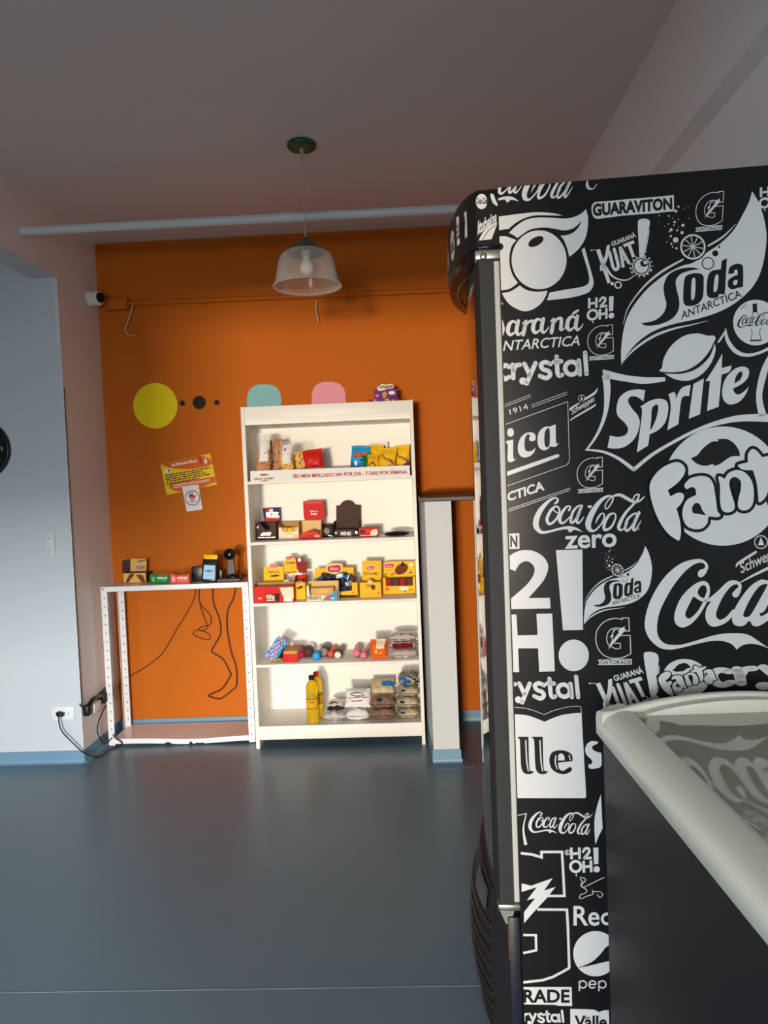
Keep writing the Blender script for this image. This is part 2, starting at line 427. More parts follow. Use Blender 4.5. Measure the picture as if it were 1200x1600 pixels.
# ------------------------------------------------------------------ wall clock, plates, adapter, cables
M_wprint = mat('white_print', (225, 225, 225), 0.5)
ck = thing('wall_clock', 'round black wall clock with white numerals at the left edge', 'clock', (-2.185, YA - 0.01, 1.515))
cc = Vector((-2.185, YA, 1.647)); cr = 0.152
MB().lathe([(0.0001, 0.001), (cr, 0.001), (cr, 0.016), (cr - 0.008, 0.024), (cr - 0.014, 0.020), (0.0001, 0.020)], cc, M_black, 56, (0, -1, 0)).build('case', ck)
mb = MB(); mb.lathe([(0.0001, 0.0203), (cr - 0.016, 0.0203)], cc, M_black, 56, (0, -1, 0)); ik = Ink(mb, lambda x, y, l: (cc.x + x, cc.y - 0.0204 - 0.0004 * l, cc.z + y))
for h in range(1, 13):
    a = math.radians(90 - 30 * h); ix, iy = 0.112 * math.cos(a), 0.112 * math.sin(a)
    w = 0.011 if h < 10 else 0.019
    ik.textbox(str(h), ix - w / 2, iy - 0.0095, ix + w / 2, iy + 0.0095, M_wprint)
mb.build('dial', ck)
mb = MB(); ik = Ink(mb, lambda x, y, l: (cc.x + x, cc.y - 0.0225 - 0.0004 * l, cc.z + y))
ik.line([(0, 0), (-0.06, 0.03)], 0.006, M_wprint); ik.line([(0, 0), (-0.02, -0.09)], 0.004, M_wprint, 2); mb.build('hands', ck)
M_plate = mat('ivory_plate', (214, 216, 210), 0.4, var=0.02)
M_plate2 = mat('white_plate', (228, 230, 228), 0.4, var=0.02)
M_screw = mat('dark_screw', (70, 68, 66), 0.4)
o = thing('blank_plate', 'blank ivory wall plate with two screws on the left wall', 'wall plate', (-1.8605, YA, 1.088))
MB().box(-1.8885, -1.8325, YA - 0.008, YA - 0.0003, 1.090, 1.206, M_plate, 0.003).build('plate', o)
for z in (1.118, 1.178): MB().lathe([(0.0, 0.008), (0.003, 0.008), (0.002, 0.0095), (0, 0.0095)], (-1.8605, YA, z), M_screw, 10, (0, -1, 0)).build('screw', o)
ot = thing('power_outlet', 'white horizontal power outlet plate low on the left wall', 'outlet', (-1.839, YA, 0.228))
MB().box(-1.8985, -1.7795, YA - 0.008, YA - 0.0003, 0.230, 0.302, M_plate2, 0.003).build('plate', ot)
for x in (-1.876, -1.81): MB().lathe([(0.0, 0.008), (0.003, 0.008), (0.002, 0.0095), (0, 0.0095)], (x, YA, 0.266), M_screw, 10, (0, -1, 0)).build('screw', ot)
pc = thing('power_cable', 'black plug and cable drooping from the outlet across the floor', 'cable', (-1.84, YA - 0.03, 0.26))
mb = MB(); mb.box(-0.019, 0.019, -0.028, 0.0, -0.011, 0.011, M_black, 0.007, Matrix.Translation((-1.846, YA - 0.0095, 0.267)) @ Matrix.Rotation(0.25, 4, 'Y')); mb.build('plug', pc)
pts = [Vector((-1.862, YA - 0.026, 0.262))] + pxY([(92, 1122), (92.5, 1130), (97, 1143)], YA - 0.045) + pxY([(110, 1157)], YA - 0.05)
pts += pxY([(128, 1174)], YA - 0.04) + pxY([(138, 1179)], YA - 0.012) + [atZ(u, v, 0.0055) for u, v in [(148, 1182.5), (156, 1182.5), (163, 1178), (170, 1171.5), (182, 1168.5)]]
pts += [atZ(190, 1162, 0.02), atY(189, 1159, 3.89), atY(180, 1153, 3.888), atY(176.5, 1147, 3.889)]
MB().tube(pts, 0.0036, M_black).build('cord', pc)
ad = thing('power_adapter', 'black power adapter block with white plug low on the left wall', 'adapter', (XL + 0.02, 3.85, 0.235))
def onL(u, v, d): return atX(u, v, XL + d)
mb = MB()
a0 = onL(150, 1098, 0.02); mb.box(-0.022, 0.022, -0.062, 0.062, -0.027, 0.027, M_black, 0.005, Matrix.Translation((XL + 0.024, 3.935, 0.284)) @ Matrix.Rotation(0.10, 4, 'X')); mb.build('block', ad)
mb = MB(); mb.box(-0.016, 0.016, -0.024, 0.024, -0.028, 0.028, M_black, 0.006, Matrix.Translation((XL + 0.022, 3.715, 0.270))); mb.build('plug', ad)
mb = MB(); mb.tube([(XL + 0.03, 3.715, 0.295), (XL + 0.032, 3.76, 0.312), (XL + 0.03, 3.83, 0.306), (XL + 0.028, 3.89, 0.29)], 0.011, M_black, 10); mb.build('lead', ad)
MB().box(XL + 0.0016, XL + 0.04, 3.755, 3.845, 0.238, 0.285, M_plate2, 0.003).build('socket', ad)
o = MB().tube([(XL + 0.02, 3.70, 0.26)] + [atX(u, v, XL + 0.004) for u, v in [(124, 1100)]] + [(XL + 0.004, YA + 0.003, z) for z in (0.31, 0.5, 0.9, 1.3, 1.7, 1.95)], 0.0022, M_black, 6).build('cable')
tag(o, 'thin black cable running straight down the corner of the left wall', 'cable')
o = MB().tube([atX(u, v, XL + d) for u, v, d in [(166, 1102, 0.03), (160, 1113, 0.022), (154, 1128, 0.02), (152, 1141, 0.02), (155, 1151, 0.022), (160, 1159, 0.026), (165, 1161, 0.034)]] + pxY([(170, 1158), (174, 1153.5)], 3.90), 0.0034, M_black).build('cable')
tag(o, 'black cable looping from the power adapter to the foot of the white table', 'cable')
# ================================================================== BOOKCASE
M_bc = mat('white_melamine', (238, 233, 225), 0.45, var=0.015)
BX0, BX1, BY0, BY1, BH = -0.868, 0.038, 3.8184, 4.128, 1.8232
IX0, IX1 = -0.8475, 0.0195
bk = thing('bookcase', 'tall white open bookcase with five shelves of snacks against the orange wall', 'bookcase', ((BX0 + BX1) / 2, 3.97, 0))
MB().box(BX0, IX0, BY0, BY1, 0, BH, M_bc, 0.0015).build('side_panel', bk)
MB().box(IX1, BX1, BY0, BY1, 0, BH, M_bc, 0.0015).build('side_panel', bk)
MB().box(IX0, IX1, BY1 - 0.006, BY1, 0.048, BH, M_bc).build('back_panel', bk)
MB().box(IX0, IX1, BY0 + 0.012, BY1 - 0.0065, 1.728, 1.744, M_bc).build('shelf', bk)
MB().box(IX0, IX1, BY0 + 0.001, BY0 + 0.016, 1.7545, BH - 0.001, M_bc, 0.001).build('fascia', bk)
MB().box(IX0, IX1, BY0 + 0.003, BY0 + 0.018, 1.744, 1.7545, M_bc).build('rail', bk)
ZS = {'A': (1.4153, 1.4305), 'B': (1.0925, 1.1085), 'C': (0.7665, 0.7822), 'D': (0.4385, 0.4530)}
for k in 'ABCD': MB().box(IX0, IX1, BY0 + 0.002, BY1 - 0.0065, ZS[k][0], ZS[k][1], M_bc, 0.001).build('shelf', bk)
MB().box(IX0, IX1, BY0 + 0.018, BY1 - 0.0065, 0.105, 0.120, M_bc).build('shelf', bk)
MB().box(IX0, IX1, BY0 + 0.002, BY0 + 0.0175, 0.0475, 0.1202, M_bc, 0.001).build('kick_panel', bk)
ZA, ZB, ZCC, ZD, ZE = 1.4305, 1.1085, 0.7822, 0.4530, 0.1202
# ================================================================== WHITE STEEL TABLE
M_steel = mat('white_enamelled_steel', (236, 234, 232), 0.35, var=0.02)
M_hole = mat('dark_bolt_hole', (48, 44, 42), 0.6)
M_tshelf = mat('white_steel_shelf', (226, 218, 212), 0.22, var=0.02)
TX0, TX1, TY0, TY1, TH = -1.7055, -0.892, 3.911, 4.150, 0.886
tb = thing('table', 'white slotted-angle steel table with a low shelf against the orange wall', 'table', ((TX0 + TX1) / 2, 4.03, 0))
def post(x, y, sx, sy):
    mb = MB(); w, t = 0.034, 0.0025
    mb.box(x, x + sx * w, y, y + sy * t, 0.004, TH, M_steel)
    mb.box(x, x + sx * t, y + sy * t, y + sy * w, 0.004, TH, M_steel)
    z = 0.05
    while z < TH - 0.02:
        mb.lathe([(0.0, 0.0), (0.0040, 0.0)], (x + sx * w * 0.55, y - 0.0004, z), M_hole, 8, (0, -1, 0), False)
        z += 0.0485
    p = mb.build('post', tb)
    MB().box(x - sx * 0.001, x + sx * (w + 0.001), y - sy * 0.001, y + sy * w, 0, 0.006, M_black).build('foot', p)
post(TX0, TY0, 1, 1); post(TX1, TY0, -1, 1); post(TX0 + 0.003, TY1, 1, -1); post(TX1, TY1, -1, -1)
# the faces of the rear posts that show are turned to the room
for x, s in ((TX0 + 0.012, 1),):
    mb = MB(); mb.box(x, x + 0.034, TY1 - 0.036, TY1 - 0.0345, 0.006, TH - 0.03, M_steel)
    z = 0.09
    while z < TH - 0.06:
        mb.lathe([(0.0, 0.0), (0.0040, 0.0)], (x + 0.02, TY1 - 0.0364, z), M_hole, 8, (0, -1, 0), False); z += 0.0485
    mb.build('rear_flange', tb)
mb = MB()
mb.box(TX0 + 0.003, TX1 - 0.003, TY0 - 0.001, TY1 - 0.003, TH - 0.001, TH + 0.0015, M_tshelf)
mb.box(TX0 + 0.001, TX1 - 0.001, TY0 - 0.003, TY0 - 0.0005, TH - 0.026, TH + 0.0015, M_steel, 0.0008)
mb.box(TX0 + 0.004, TX1 - 0.004, TY1 - 0.003, TY1 - 0.001, TH - 0.026, TH, M_steel)
mb.lathe([(0.0, 0.0), (0.0045, 0.0), (0.003, 0.002), (0, 0.002)], (TX0 + 0.014, TY0 - 0.003, TH - 0.009), M_hole, 10, (0, -1, 0))
mb.build('top_shelf', tb)
# low shelf: its front lip sags and is notched
mb = MB()
def sag(x):
    t = (x - TX0) / (TX1 - TX0); return -0.012 * math.exp(-((t - 0.58) / 0.24) ** 2) + 0.0015 * t
N = 60; vs = []
for i in range(N + 1):
    x = TX0 + 0.026 + (TX1 - TX0 - 0.052) * i / N
    vs += [(x, TY0 - 0.002, 0.0435 + sag(x)), (x, TY0 + 0.06, 0.0455 + sag(x) * 0.5), (x, TY1 - 0.004, 0.046)]
mb.add(vs, [(3 * i + j, 3 * i + 3 + j, 3 * i + 4 + j, 3 * i + 1 + j) for i in range(N) for j in range(2)], M_tshelf, True)
low = []
for i in range(N + 1):
    t = i / N; x = TX0 + 0.026 + (TX1 - TX0 - 0.052) * t
    b = 0.0165 + sag(x)
    for c, w, h in ((0.40, 0.028, 0.011), (0.565, 0.016, 0.019), (0.61, 0.014, 0.013), (0.645, 0.016, 0.010)):
        if abs(t - c) < w: b += h * (1 - abs(t - c) / w)
    low.append((x, b))
vs = []
for x, b in low: vs += [(x, TY0 - 0.0025, min(b, 0.041 + sag(x))), (x, TY0 - 0.0025, 0.0437 + sag(x))]
mb.add(vs, [(2 * i, 2 * i + 2, 2 * i + 3, 2 * i + 1) for i in range(N)], M_steel)
mb.box(TX0 + 0.02, TX1 - 0.02, TY1 - 0.005, TY1 - 0.003, 0.02, 0.046, M_steel)
mb.build('low_shelf', tb)
# cables behind the table, loosely against the orange wall
M_rcable = mat('dark_red_brown_cable', (72, 22, 14), 0.45, var=0.1)
yw = YB - 0.006
def wallcable(pts, label, r=0.0034, start=None):
    P = pxY(pts, yw)
    if start is not None: P = [Vector(start)] + P
    o = MB().tube(P, r, M_rcable, 6, True, 4).build('cable')
    return tag(o, label, 'cable', 'cables behind the table')
wallcable([(306, 918), (303, 936), (292, 957), (275, 985), (262, 1008), (255, 1019), (245, 1029), (228, 1042), (205, 1055.5), (190, 1067), (184, 1077), (180, 1087), (176, 1096)], 'dark cable slanting down behind the table towards the left wall', 0.0028)
wallcable([(311, 918), (310.5, 934), (314, 950), (320, 967), (324, 980), (318, 985), (311, 985), (310, 982), (318, 979), (328, 976), (330, 966), (325, 957), (316, 948), (311, 936), (312, 918)], 'dark cable twisted in a loop behind the table', 0.0028)
wallcable([(312, 984), (304, 986), (302, 991), (308, 995), (320, 999), (327, 999), (328.5, 994), (322, 988), (313, 986)], 'small closed cable loop below the twisted cable', 0.0026)
wallcable([(332.5, 918), (333.5, 942), (342, 965), (345, 988), (338, 1003), (330.5, 1017), (336, 1022), (349, 1031), (359, 1050), (360, 1056), (347, 1076), (333, 1083), (326, 1087.5), (335, 1090.5), (344, 1092), (352, 1087), (367, 1075), (370, 1067), (369, 1042), (361, 1018), (356, 990), (354.5, 975), (356, 953), (365, 934), (368, 918)], 'long dark cable making a zigzag loop behind the right half of the table', 0.0044)
# ================================================================== BEVERAGE COOLER
FO = Vector((0.2235, 1.671, 0)); FTH = 0.075749
FA = Vector((math.cos(FTH), -math.sin(FTH), 0)); FB = Vector((math.sin(FTH), math.cos(FTH), 0)); ZV = Vector((0, 0, 1))
def FW(u, v, z): return FO + FA * u + FB * v + ZV * z
FM = Matrix(((FA.x, FB.x, 0, FO.x), (FA.y, FB.y, 0, FO.y), (0, 0, 1, 0), (0, 0, 0, 1)))
def panel(u, v):
    d = ray(u, v); t = (FO - EYE).dot(FB) / d.dot(FB); p = EYE + d * t
    return (p - FO).dot(FA), p.z
M_vinyl = mat('black_vinyl_wrap', (28, 27, 29), 0.28, var=0.05, scale=20, spec=0.3)
M_wv = mat('white_vinyl_print', (222, 219, 215), 0.30, var=0.01, spec=0.3)
M_bv = mat('black_vinyl_print', (29, 28, 30), 0.30, var=0.02, spec=0.3)
M_door = mat('charcoal_textured_plastic', (38, 37, 38), 0.65, var=0.12, scale=160, bump=0.15, bscale=320)
M_gask = mat('grey_white_gasket', (196, 194, 186), 0.5)
M_glossb = mat('glossy_black_plastic', (22, 18, 17), 0.16, var=0.05)
M_doorglass = mat('dark_door_glass', (30, 26, 22), 0.05, var=0.02, spec=0.9, coat=0.6)
M_alu = mat('brushed_metal', (170, 168, 162), 0.35, 0.9)
M_grille = mat('dark_grille_plastic', (34, 32, 34), 0.42, var=0.1)
M_kick = mat('dark_blue_steel', (28, 32, 42), 0.35, var=0.08)
M_rust = mat('rust_streak', (96, 72, 44), 0.8, var=0.3, scale=60)
FD, FWID = 0.63, 0.60
fr = thing('beverage_cooler', 'tall black drinks cooler wrapped in white soft drink logos', 'cooler', FO, -FTH)
MB().box(0.006, FD, 0.006, FWID, 0.10, 2.05, M_vinyl, M=FM).build('cabinet', fr)
def arc_front(b, near=0.0, far=FWID, n=24, lead=0.05):
    # plan outline of a bowed front: (u, v) from the near corner round to the far corner
    out = []
    for k in range(n + 1):
        t = k / n; s = math.sin(math.pi * t) ** 0.62
        out.append((-(lead + (b - lead) * s), near + (far - near) * t))
    return out
# bowed header over the door
M_hv = MB()
out = [(0.0, 0.0)] + arc_front(0.120) + [(0.0, FWID)]
def band(mb, out, z0, z1, m, sm=True, caps=True):
    n = len(out)
    vs = [FW(u, v, z0) for u, v in out] + [FW(u, v, z1) for u, v in out]
    mb.add(vs, [(i, i + 1, n + i + 1, n + i) for i in range(n - 1)], m, False)
    if caps:
        tri = tess([out]); mb.add(vs[:n], [t[::-1] for t in tri], m); mb.add(vs[n:], tri, m)
band(M_hv, out, 1.918, 2.030, M_vinyl)
hd = M_hv.build('header', fr)
mb = MB(); out2 = [(0.0, 0.0)] + arc_front(0.116, lead=0.044) + [(0.0, FWID)]
band(mb, out2, 2.030, 2.047, M_glossb); mb.build('header_trim', hd)
mb = MB(); out2 = [(0.0, 0.004)] + arc_front(0.117, lead=0.046, near=0.004) + [(0.0, FWID)]
band(mb, out2, 1.896, 1.918, M_glossb)
for b_, w_ in ((0.095, 0.004), (0.07, 0.004)):
    pth = [FW(u, v, 1.8955) for u, v in arc_front(b_, 0.06, FWID - 0.05, 20, 0.02)]
    mb.tube(pth, 0.0022, M_glossb, 6, False)
mb.build('header_underside', hd)
# logos on the bowed header, wrapped round its curve
mb = MB()
path = arc_front(0.120, n=60); cum = [0.0]
for i in range(60): cum.append(cum[-1] + math.dist(path[i], path[i + 1]))
def hfn(x, y, l):
    # x: metres along the bow from the near corner (negative = on the near side face), y: height
    if x < 0: p = FW(x, -0.0004 * l - 0.0002, y); return p
    x = min(x, cum[-1] - 1e-4)
    i = max(k for k in range(61) if cum[k] <= x); i = min(i, 59); t = (x - cum[i]) / (cum[i + 1] - cum[i])
    a, b = path[i], path[i + 1]; n = Vector((b[1] - a[1], -(b[0] - a[0]))).normalized()
    u = a[0] + (b[0] - a[0]) * t; v = a[1] + (b[1] - a[1]) * t; e = 0.0006 * l + 0.0006
    return FW(u - abs(n.x) * e, v - 0.0 * e, y)
hk = Ink(mb, hfn)
hk.poly([[(0.03, 1.955), (0.10, 1.955), (0.10, 2.022), (0.03, 2.012)]], M_wv); hk.textbox('VALLE', 0.036, 1.968, 0.096, 2.002, M_bv, 2, 0.02)
hk.poly([circle(0.15, 1.972, 0.028, 0.036)], M_wv); hk.textbox('Soda', 0.128, 1.955, 0.172, 1.99, M_bv, 2, 0.02)
hk.line([(0.21, 1.925), (0.26, 2.02)], 0.008, M_wv); hk.textbox('Coca-Cola', 0.22, 1.95, 0.33, 1.99, M_wv, 1, 0.02, 0.3)
hk.poly([circle(0.38, 1.975, 0.03, 0.03)], M_wv); hk.textbox('pepsi', 0.42, 1.955, 0.50, 1.995, M_wv, 1, 0.02)
hk.textbox('crystal', 0.26, 1.925, 0.34, 1.945, M_wv, 1, 0.02); hk.textbox('H2OH!', 0.53, 1.93, 0.60, 2.01, M_wv, 1, 0.03)
mb.build('header_print', hd)
# near side cheek of the header with its own print
mb = MB(); ck_ = Ink(mb, lambda x, y, l: FW(panel(x, y)[0], -0.0005 * l - 0.0002, panel(x, y)[1]))
ck_.poly([circle(752.5, 315, 9, 12)], M_wv); ck_.textbox('Coca-Cola', 744.5, 319, 761.5, 309, M_bv, 2, 0.03, 0.3)
ck_.shape([(766, 304), (771, 304), (774, 312), (777, 318), (777, 322), (770, 317)], M_wv)
ck_.text('Itubaína', [(746, 368), (776, 345), (776, 330), (746, 346)], M_wv, 1, 0.03, 0.2)
ck_.shape([(748, 376, 1), (757, 360), (776, 346, 1), (776, 352), (771, 366), (768, 374, 1)], M_wv, 1)
ck_.line([(754, 375), (763, 361), (774, 352)], 1.0, M_bv, 2, True)
mb.build('cheek_print', hd)
# door: flat sides, gently bowed front, dark glass set between black edge strips
def doorbow(v, base=-0.046, b=0.027): return base - b * math.sin(math.pi * (v - 0.002) / (FWID - 0.006)) ** 0.7 if 0.002 < v < FWID - 0.004 else base
vv = [0.002 + (FWID - 0.006) * k / 24 for k in range(25)]
out = [(-0.014, 0.002)] + [(doorbow(v), v) for v in vv] + [(-0.014, FWID - 0.004)]
mb = MB(); mb.prism(out, lambda u, v: FW(u, v, 0.402), lambda u, v: FW(u, v, 1.893), M_door); dr = mb.build('door', fr)
mb = MB(); gv = [v for v in vv if 0.035 < v < FWID - 0.035]
mb.grid(lambda a, b: FW(doorbow(gv[0] + (gv[-1] - gv[0]) * a) - 0.0012, gv[0] + (gv[-1] - gv[0]) * a, 0.45 + 1.41 * b), 24, 1, M_doorglass); mb.build('glass', dr)
MB().box(-0.0135, -0.0005, 0.006, FWID - 0.006, 0.404, 1.890, M_gask, 0.002, FM).build('gasket', dr)
mb = MB()
mb.box(-0.055, 0.004, 0.000, 0.03, 1.8935, 1.9145, M_alu, 0.002, FM)
mb.lathe([(0, -0.003), (0.008, -0.003), (0.008, 0.008), (0.005, 0.010), (0, 0.010)], FW(-0.036, 0.0, 1.8985), M_alu, 12, -FB)
mb.lathe([(0.0, 0.0), (0.009, 0.0), (0.009, 0.008), (0, 0.008)], FW(-0.036, 0.014, 1.904), M_alu, 12)
mb.build('hinge', dr)
mb = MB(); mb.box(-0.05, 0.004, -0.004, 0.04, 1.918, 1.9225, M_glossb, 0.001, FM); mb.build('hinge_plate', fr)
mb = MB(); mb.box(-0.052, 0.002, 0.0, 0.03, 0.386, 0.4015, M_alu, 0.003, FM)
mb.prism([(-0.05, 0.390), (-0.012, 0.390), (-0.018, 0.372), (-0.028, 0.355), (-0.034, 0.352), (-0.038, 0.362)], lambda u, z: FW(u, 0.004, z), lambda u, z: FW(u, 0.03, z), M_alu)
mb.build('hinge', fr)
# bowed base grille with slanting louvres
mb = MB()
zs = [0.03, 0.10, 0.20, 0.28, 0.345, 0.395]
def basebow(z):
    t = (z - 0.03) / 0.365
    return 0.080 + 0.036 * math.sin(math.pi * min(1, 0.12 + t * 0.82))
rows = []
for z in zs: rows.append([FW(u, v, z) for u, v in arc_front(basebow(z), 0.006, FWID - 0.004, 30, 0.03)])
vs = [p for r in rows for p in r]; n = 31
mb.add(vs, [(j * n + i, j * n + i + 1, (j + 1) * n + i + 1, (j + 1) * n + i) for j in range(len(zs) - 1) for i in range(n - 1)], M_grille, True)
mb.add(rows[-1] + [FW(0, FWID - 0.004, 0.395), FW(0, 0.006, 0.395)], [tuple(range(n + 2))], M_grille)
gr = mb.build('base_grille', fr)
for k in range(9):
    mb = MB(); z0 = 0.315 - 0.034 * k
    P = []
    for i in range(13):
        t = 0.10 + 0.80 * i / 12; z = z0 - 0.03 * (1 - abs(2 * t - 1)); bw = basebow(max(0.035, z))
        s = math.sin(math.pi * t) ** 0.62
        P.append(FW(-(0.03 + (bw - 0.03) * s) - 0.001, 0.006 + (FWID - 0.01) * t, max(0.02, z)))
    mb.tube(P, 0.0045, M_grille, 6, True, 2); mb.build('louvre', gr)
# badge on the grille
mb = MB()
def bfn(t, z, e):
    s = math.sin(math.pi * t) ** 0.62; bw = basebow(z); return FW(-(0.03 + (bw - 0.03) * s) - 0.003 - e, 0.006 + (FWID - 0.01) * t, z)
t0, t1, z0, z1 = 0.16, 0.36, 0.325, 0.380
mb.grid(lambda a, b: bfn(t0 + (t1 - t0) * a, z0 + (z1 - z0) * b, 0.0015), 8, 3, M_alu)
mb.grid(lambda a, b: bfn(t0 + (t1 - t0) * (0.1 + 0.8 * a), z0 + (z1 - z0) * (0.15 + 0.7 * b), 0.0025), 8, 3, mat('badge_grey', (92, 88, 96), 0.4, var=0.4, scale=60))
mb.build('badge', gr)
mb = MB(); mb.box(-0.030, -0.002, -0.001, 0.012, 0.012, 0.372, M_kick, 0.003, FM)
mb.box(-0.0300, -0.0268, -0.0016, 0.0, 0.27, 0.366, M_rust, 0.0008, FM)
mb.build('base_side', fr)
for u in (0.04, FD - 0.06):
    for v in (0.05, FWID - 0.05): MB().lathe([(0.022, 0.0), (0.022, 0.02), (0.012, 0.02), (0.012, 0.10)], FW(u, v, 0), M_black, 14).build('foot', fr)
# near side panel, its printing is added to this mesh
SIDE = MB(); SIDE.box(0.0, FD, 0.0, 0.006, 0.10, 2.05, M_vinyl, M=FM)

# ================================================================== CHEST FREEZER
M_fgrey = mat('dark_grey_coated_steel', (30, 31, 34), 0.5, var=0.05)
M_frim = mat('ivory_plastic_rim', (248, 244, 222), 0.28, var=0.02)
M_fglass = film('tinted_lid_glass', (182, 184, 164), 0.35, 0.03, 0.72, 0.9)
M_fin = mat('freezer_liner', (120, 122, 112), 0.5)
fzth = 0.0205
FZ = Vector((0.3842, 1.565, 0)); ZRIM = 0.842
GA = Vector((math.sin(fzth), -math.cos(fzth), 0))      # along the long side, towards the camera
GB = Vector((math.cos(fzth), math.sin(fzth), 0))       # across the freezer
def GW(a, b, z): return FZ + GA * a + GB * b + ZV * z
GM = Matrix(((GA.x, GB.x, 0, FZ.x), (GA.y, GB.y, 0, FZ.y), (0, 0, 1, 0), (0, 0, 0, 1)))
FL, FWD = 1.30, 0.545
fz = thing('chest_freezer', 'dark grey chest freezer with ivory rim and sliding glass lids', 'freezer', FZ, 0)
mb = MB(); mb.box(0.012, FL - 0.012, 0.010, FWD - 0.010, 0.03, ZRIM + 0.004, M_fgrey, 0.004, GM)
mb.build('body', fz)
mb = MB(); mb.box(0.10, FL - 0.10, 0.10, FWD - 0.10, ZRIM + 0.0045, ZRIM + 0.012, M_fin, M=GM); mb.build('liner', fz)
# rim: section swept along the two long sides
rim = [(0.0, 0.0), (-0.001, 0.034), (0.004, 0.046), (0.013, 0.054), (0.030, 0.060), (0.048, 0.0635), (0.058, 0.0632), (0.062, 0.060), (0.062, 0.0)]
mb = MB()
for fn in ((lambda a: (lambda d, h: GW(a, d, ZRIM + h))), (lambda a: (lambda d, h: GW(a, FWD - d, ZRIM + h)))):
    mb = MB(); mb.prism(rim, fn(0.004), fn(FL - 0.004), M_frim, True); mb.build('rim', fz)
# end frames: arched across the freezer
def endframe(a_out, sgn):
    mb = MB(); n = 26; sec = [(0.0, 0.0), (-0.001, 0.034), (0.004, 0.046), (0.014, 0.053), (0.035, 0.060), (0.052, 0.058), (0.052, 0.0)]
    vs = []
    for i in range(n + 1):
        t = i / n; b = FWD * t; arch = 0.032 * (math.sin(math.pi * min(1, max(0, (t - 0.06) / 0.88))) ** 0.75)
        for d, h in sec: vs.append(GW(a_out + sgn * d, b, ZRIM + h + (arch if h > 0.01 else 0)))
    k = len(sec)
    mb.add(vs, [(i * k + j, i * k + (j + 1) % k, (i + 1) * k + (j + 1) % k, (i + 1) * k + j) for i in range(n) for j in range(k)], M_frim, True)
    mb.add(vs[:k], [tuple(range(k))], M_frim); mb.add(vs[-k:], [tuple(range(k))[::-1]], M_frim)
    return mb.build('end_frame', fz)
endframe(0.0, 1); endframe(FL, -1)
# sliding lids: flat glass with bow-shaped end pieces
for nm, a0, a1, zg in (('lid', 0.056, 0.70, ZRIM + 0.0555), ('lid', 0.66, FL - 0.056, ZRIM + 0.048)):
    mb = MB(); mb.box(a0, a1, 0.0625, FWD - 0.0625, zg, zg + 0.004, M_fglass, M=GM); gl = mb.build(nm, fz)
    for aa in ((a0, a0 + 0.022),) if a0 < 0.1 else ((a1 - 0.022, a1),):
        n = 20; pts = []
        for i in range(n + 1):
            t = i / n; pts.append((0.078 + (FWD - 0.156) * t, 0.0045 + 0.026 * (math.sin(math.pi * t) ** 0.7)))
        outl = [(0.078, 0.0042)] + pts[1:-1] + [(FWD - 0.078, 0.0042)]
        mb = MB(); mb.prism(outl, lambda d, h: GW(aa[0], d, zg + h), lambda d, h: GW(aa[1], d, zg + h), M_frim, True); mb.build('end_bar', gl)
for a in (0.06, FL - 0.06):
    for b in (0.05, FWD - 0.05): MB().lathe([(0.02, 0.0), (0.02, 0.031)], GW(a, b, 0), M_black, 12, caps=True).build('foot', fz)
# ================================================================== PRINTING ON THE COOLER'S SIDE
class ClipMB(MB):
    # keeps only the printing that falls on the side panel
    def add(self, vs, fs, m, smooth=False):
        for f in fs:
            poly = [((Vector(vs[i]) - FO).dot(FA), (Vector(vs[i]) - FO).dot(FB), vs[i][2]) for i in f]
            for ax, lim, sg in ((0, 0.0012, 1), (0, FD - 0.002, -1), (2, 2.0490, -1), (2, 0.102, 1)):
                out = []
                for a, b in zip(poly, poly[1:] + poly[:1]):
                    da, db = (a[ax] - lim) * sg, (b[ax] - lim) * sg
                    if da >= 0: out.append(a)
                    if da * db < 0:
                        t = da / (da - db); out.append(tuple(a[i] + (b[i] - a[i]) * t for i in range(3)))
                poly = out
                if len(poly) < 3: break
            if len(poly) >= 3: MB.add(self, [FW(*p) for p in poly], [tuple(range(len(poly)))], m)
        return self
PR = ClipMB()
def side_fn(x, y, l):
    u, z = panel(x, y); return FW(u, -0.0004 * l, z)
class Logo:
    """A logo drawn in its own grid; T maps the grid to the side of the cooler."""
    def __init__(self, T, k=1.0): self.T = T; self.ink = Ink(PR, lambda x, y, l: side_fn(*T(x, y), l))
def view(ox, oy, s): return lambda x, y: (ox + x / s, oy + y / s)
def aff(src, dst):
    (x0, y0), (x1, y1), (x2, y2) = src
    M = Matrix(((x0, y0, 1), (x1, y1, 1), (x2, y2, 1))).inverted()
    a = M @ Vector([d[0] for d in dst]); b = M @ Vector([d[1] for d in dst])
    return lambda x, y: (a[0] * x + a[1] * y + a[2], b[0] * x + b[1] * y + b[2])
def thru(V, pts): return [V(*p) for p in pts]
def ink(T): return Ink(PR, lambda x, y, l: side_fn(*T(x, y), l))
def ring(I, cx, cy, r, w, m, layer=1, a0=0, a1=360, n=36):
    full = abs(a1 - a0) >= 360
    I.line(circle(cx, cy, r, n=n, a0=a0, a1=a1), w, m, layer, closed=full)
Wm, Bm = M_wv, M_bv
Z1 = view(770, 280, 7.5); Z2 = view(770, 470, 6); Z3 = view(910, 290, 7.5); Z4 = view(960, 290, 5); Z5 = view(910, 510, 4.138)
Z6 = view(1010, 640, 6.316); Z7 = view(780, 590, 7.059); Z8 = view(780, 760, 5)
Y1 = view(1000, 860, 6); Y2 = view(780, 840, 5.926); Y3 = view(900, 850, 9.23); Y4 = view(910, 950, 12); Y5 = view(910, 1010, 4.138)
Y6 = view(800, 1090, 6.957); Y7 = view(810, 1310, 8); Y8 = view(810, 1440, 8)
